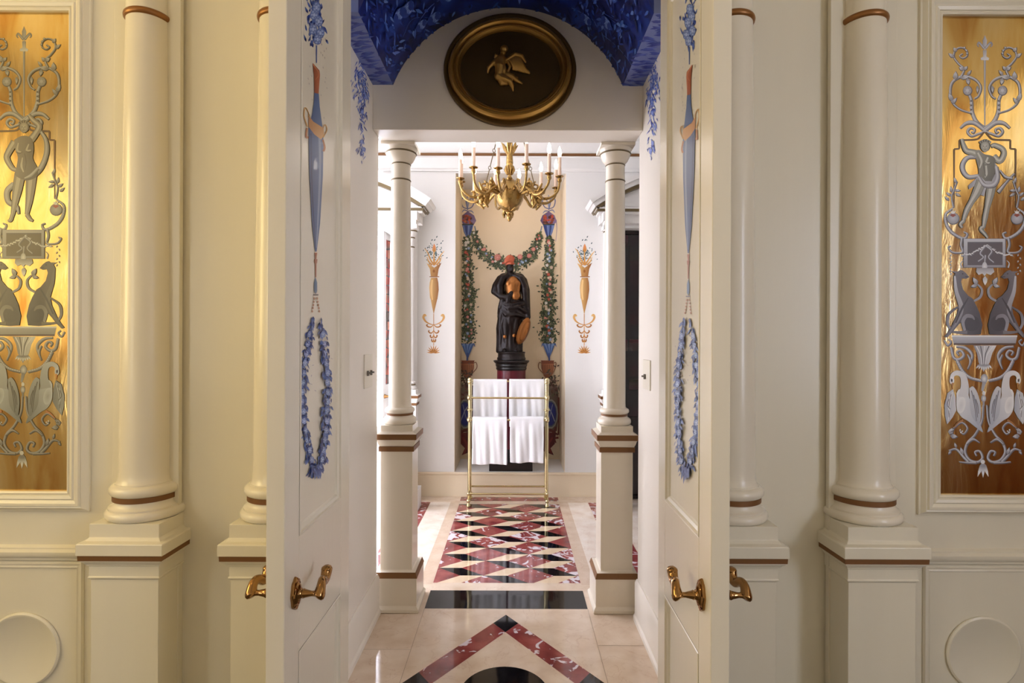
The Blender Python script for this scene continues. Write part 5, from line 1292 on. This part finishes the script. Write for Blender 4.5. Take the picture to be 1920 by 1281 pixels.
gl = glass_cells(lambda u, v, off: Vector((u, 4.90-off, v)), x0+.03, x1-.03, .73, 2.34, [(26, 8, 12), (38, 10, 16), (18, 14, 22), (40, 30, 16), (14, 8, 12), (52, 12, 18)], 12, 14, (8, 5, 6), rnd)
struct(gl.build('stained_glass', M['stained'], lf4))

# ================================================================== the room behind the camera (seen only in the gold and brass)
mb = MB(); vs, fs, nn = [], [], 60
for i in range(nn+1):
    y = -.9+2.5*i/nn; x = 3.54-.03*math.sin(i*1.3)
    vs += [(x, y, FZ+.02), (x, y, 2.56)]
for i in range(nn): fs.append((2*i, 2*i+2, 2*i+3, 2*i+1))
mb.add(vs, fs); o = mb.build('curtain', M['drape'], None, smooth=60); s = o.modifiers.new('cloth', 'SOLIDIFY'); s.thickness = .008  # unseen hanging, added as a brown reflection for the right gold
tag(o, 'brown velvet curtain out of view, added for its reflection in the right gold panel', 'curtain')
t = thing('ceiling_lamp', 'warm glass ceiling lamp in the front room, lighting the columns from above', 'lamp', (-1.4, .6, CH))
MB().lathe([(.001, CH-.0005), (.16, CH-.0005), (.16, CH-.03), (.19, CH-.04), (.19, CH-.05), (.001, CH-.05)], -1.4, .6).build('lamp_rim', M['brass'], t)
MB().lathe([(.001, CH-.16), (.08, CH-.15), (.14, CH-.12), (.17, CH-.08), (.18, CH-.05), (.001, CH-.05)], -1.4, .6).build('lamp_shade', emis('warm_lamp_glass', (255, 214, 150), 7), t)
t = thing('niche_lamp', 'small warm lamp recessed in the top of the niche over the statue', 'lamp', (-.02, 5.2, NZ1))
MB().lathe([(.001, NZ1-.0005), (.05, NZ1-.0005), (.05, NZ1-.012), (.042, NZ1-.012), (.042, NZ1-.004), (.001, NZ1-.004)], -.02, 5.2, seg=24).build('lamp_rim', M['brass'], t)
MB().lathe([(.001, NZ1-.006), (.04, NZ1-.006), (.038, NZ1-.014), (.001, NZ1-.016)], -.02, 5.2, seg=24).build('lamp_glass', emis('warm_niche_lamp', (255, 214, 160), 40), t)

# ================================================================== light and film
w = bpy.data.worlds.new('World'); SC.world = w; w.use_nodes = True
w.node_tree.nodes['Background'].inputs[0].default_value = (.8, .85, 1, 1); w.node_tree.nodes['Background'].inputs[1].default_value = .3
vs_ = SC.view_settings; vs_.view_transform = 'Standard'; vs_.look = 'None'; vs_.exposure = 0.06; vs_.gamma = 1; vs_.use_curve_mapping = False
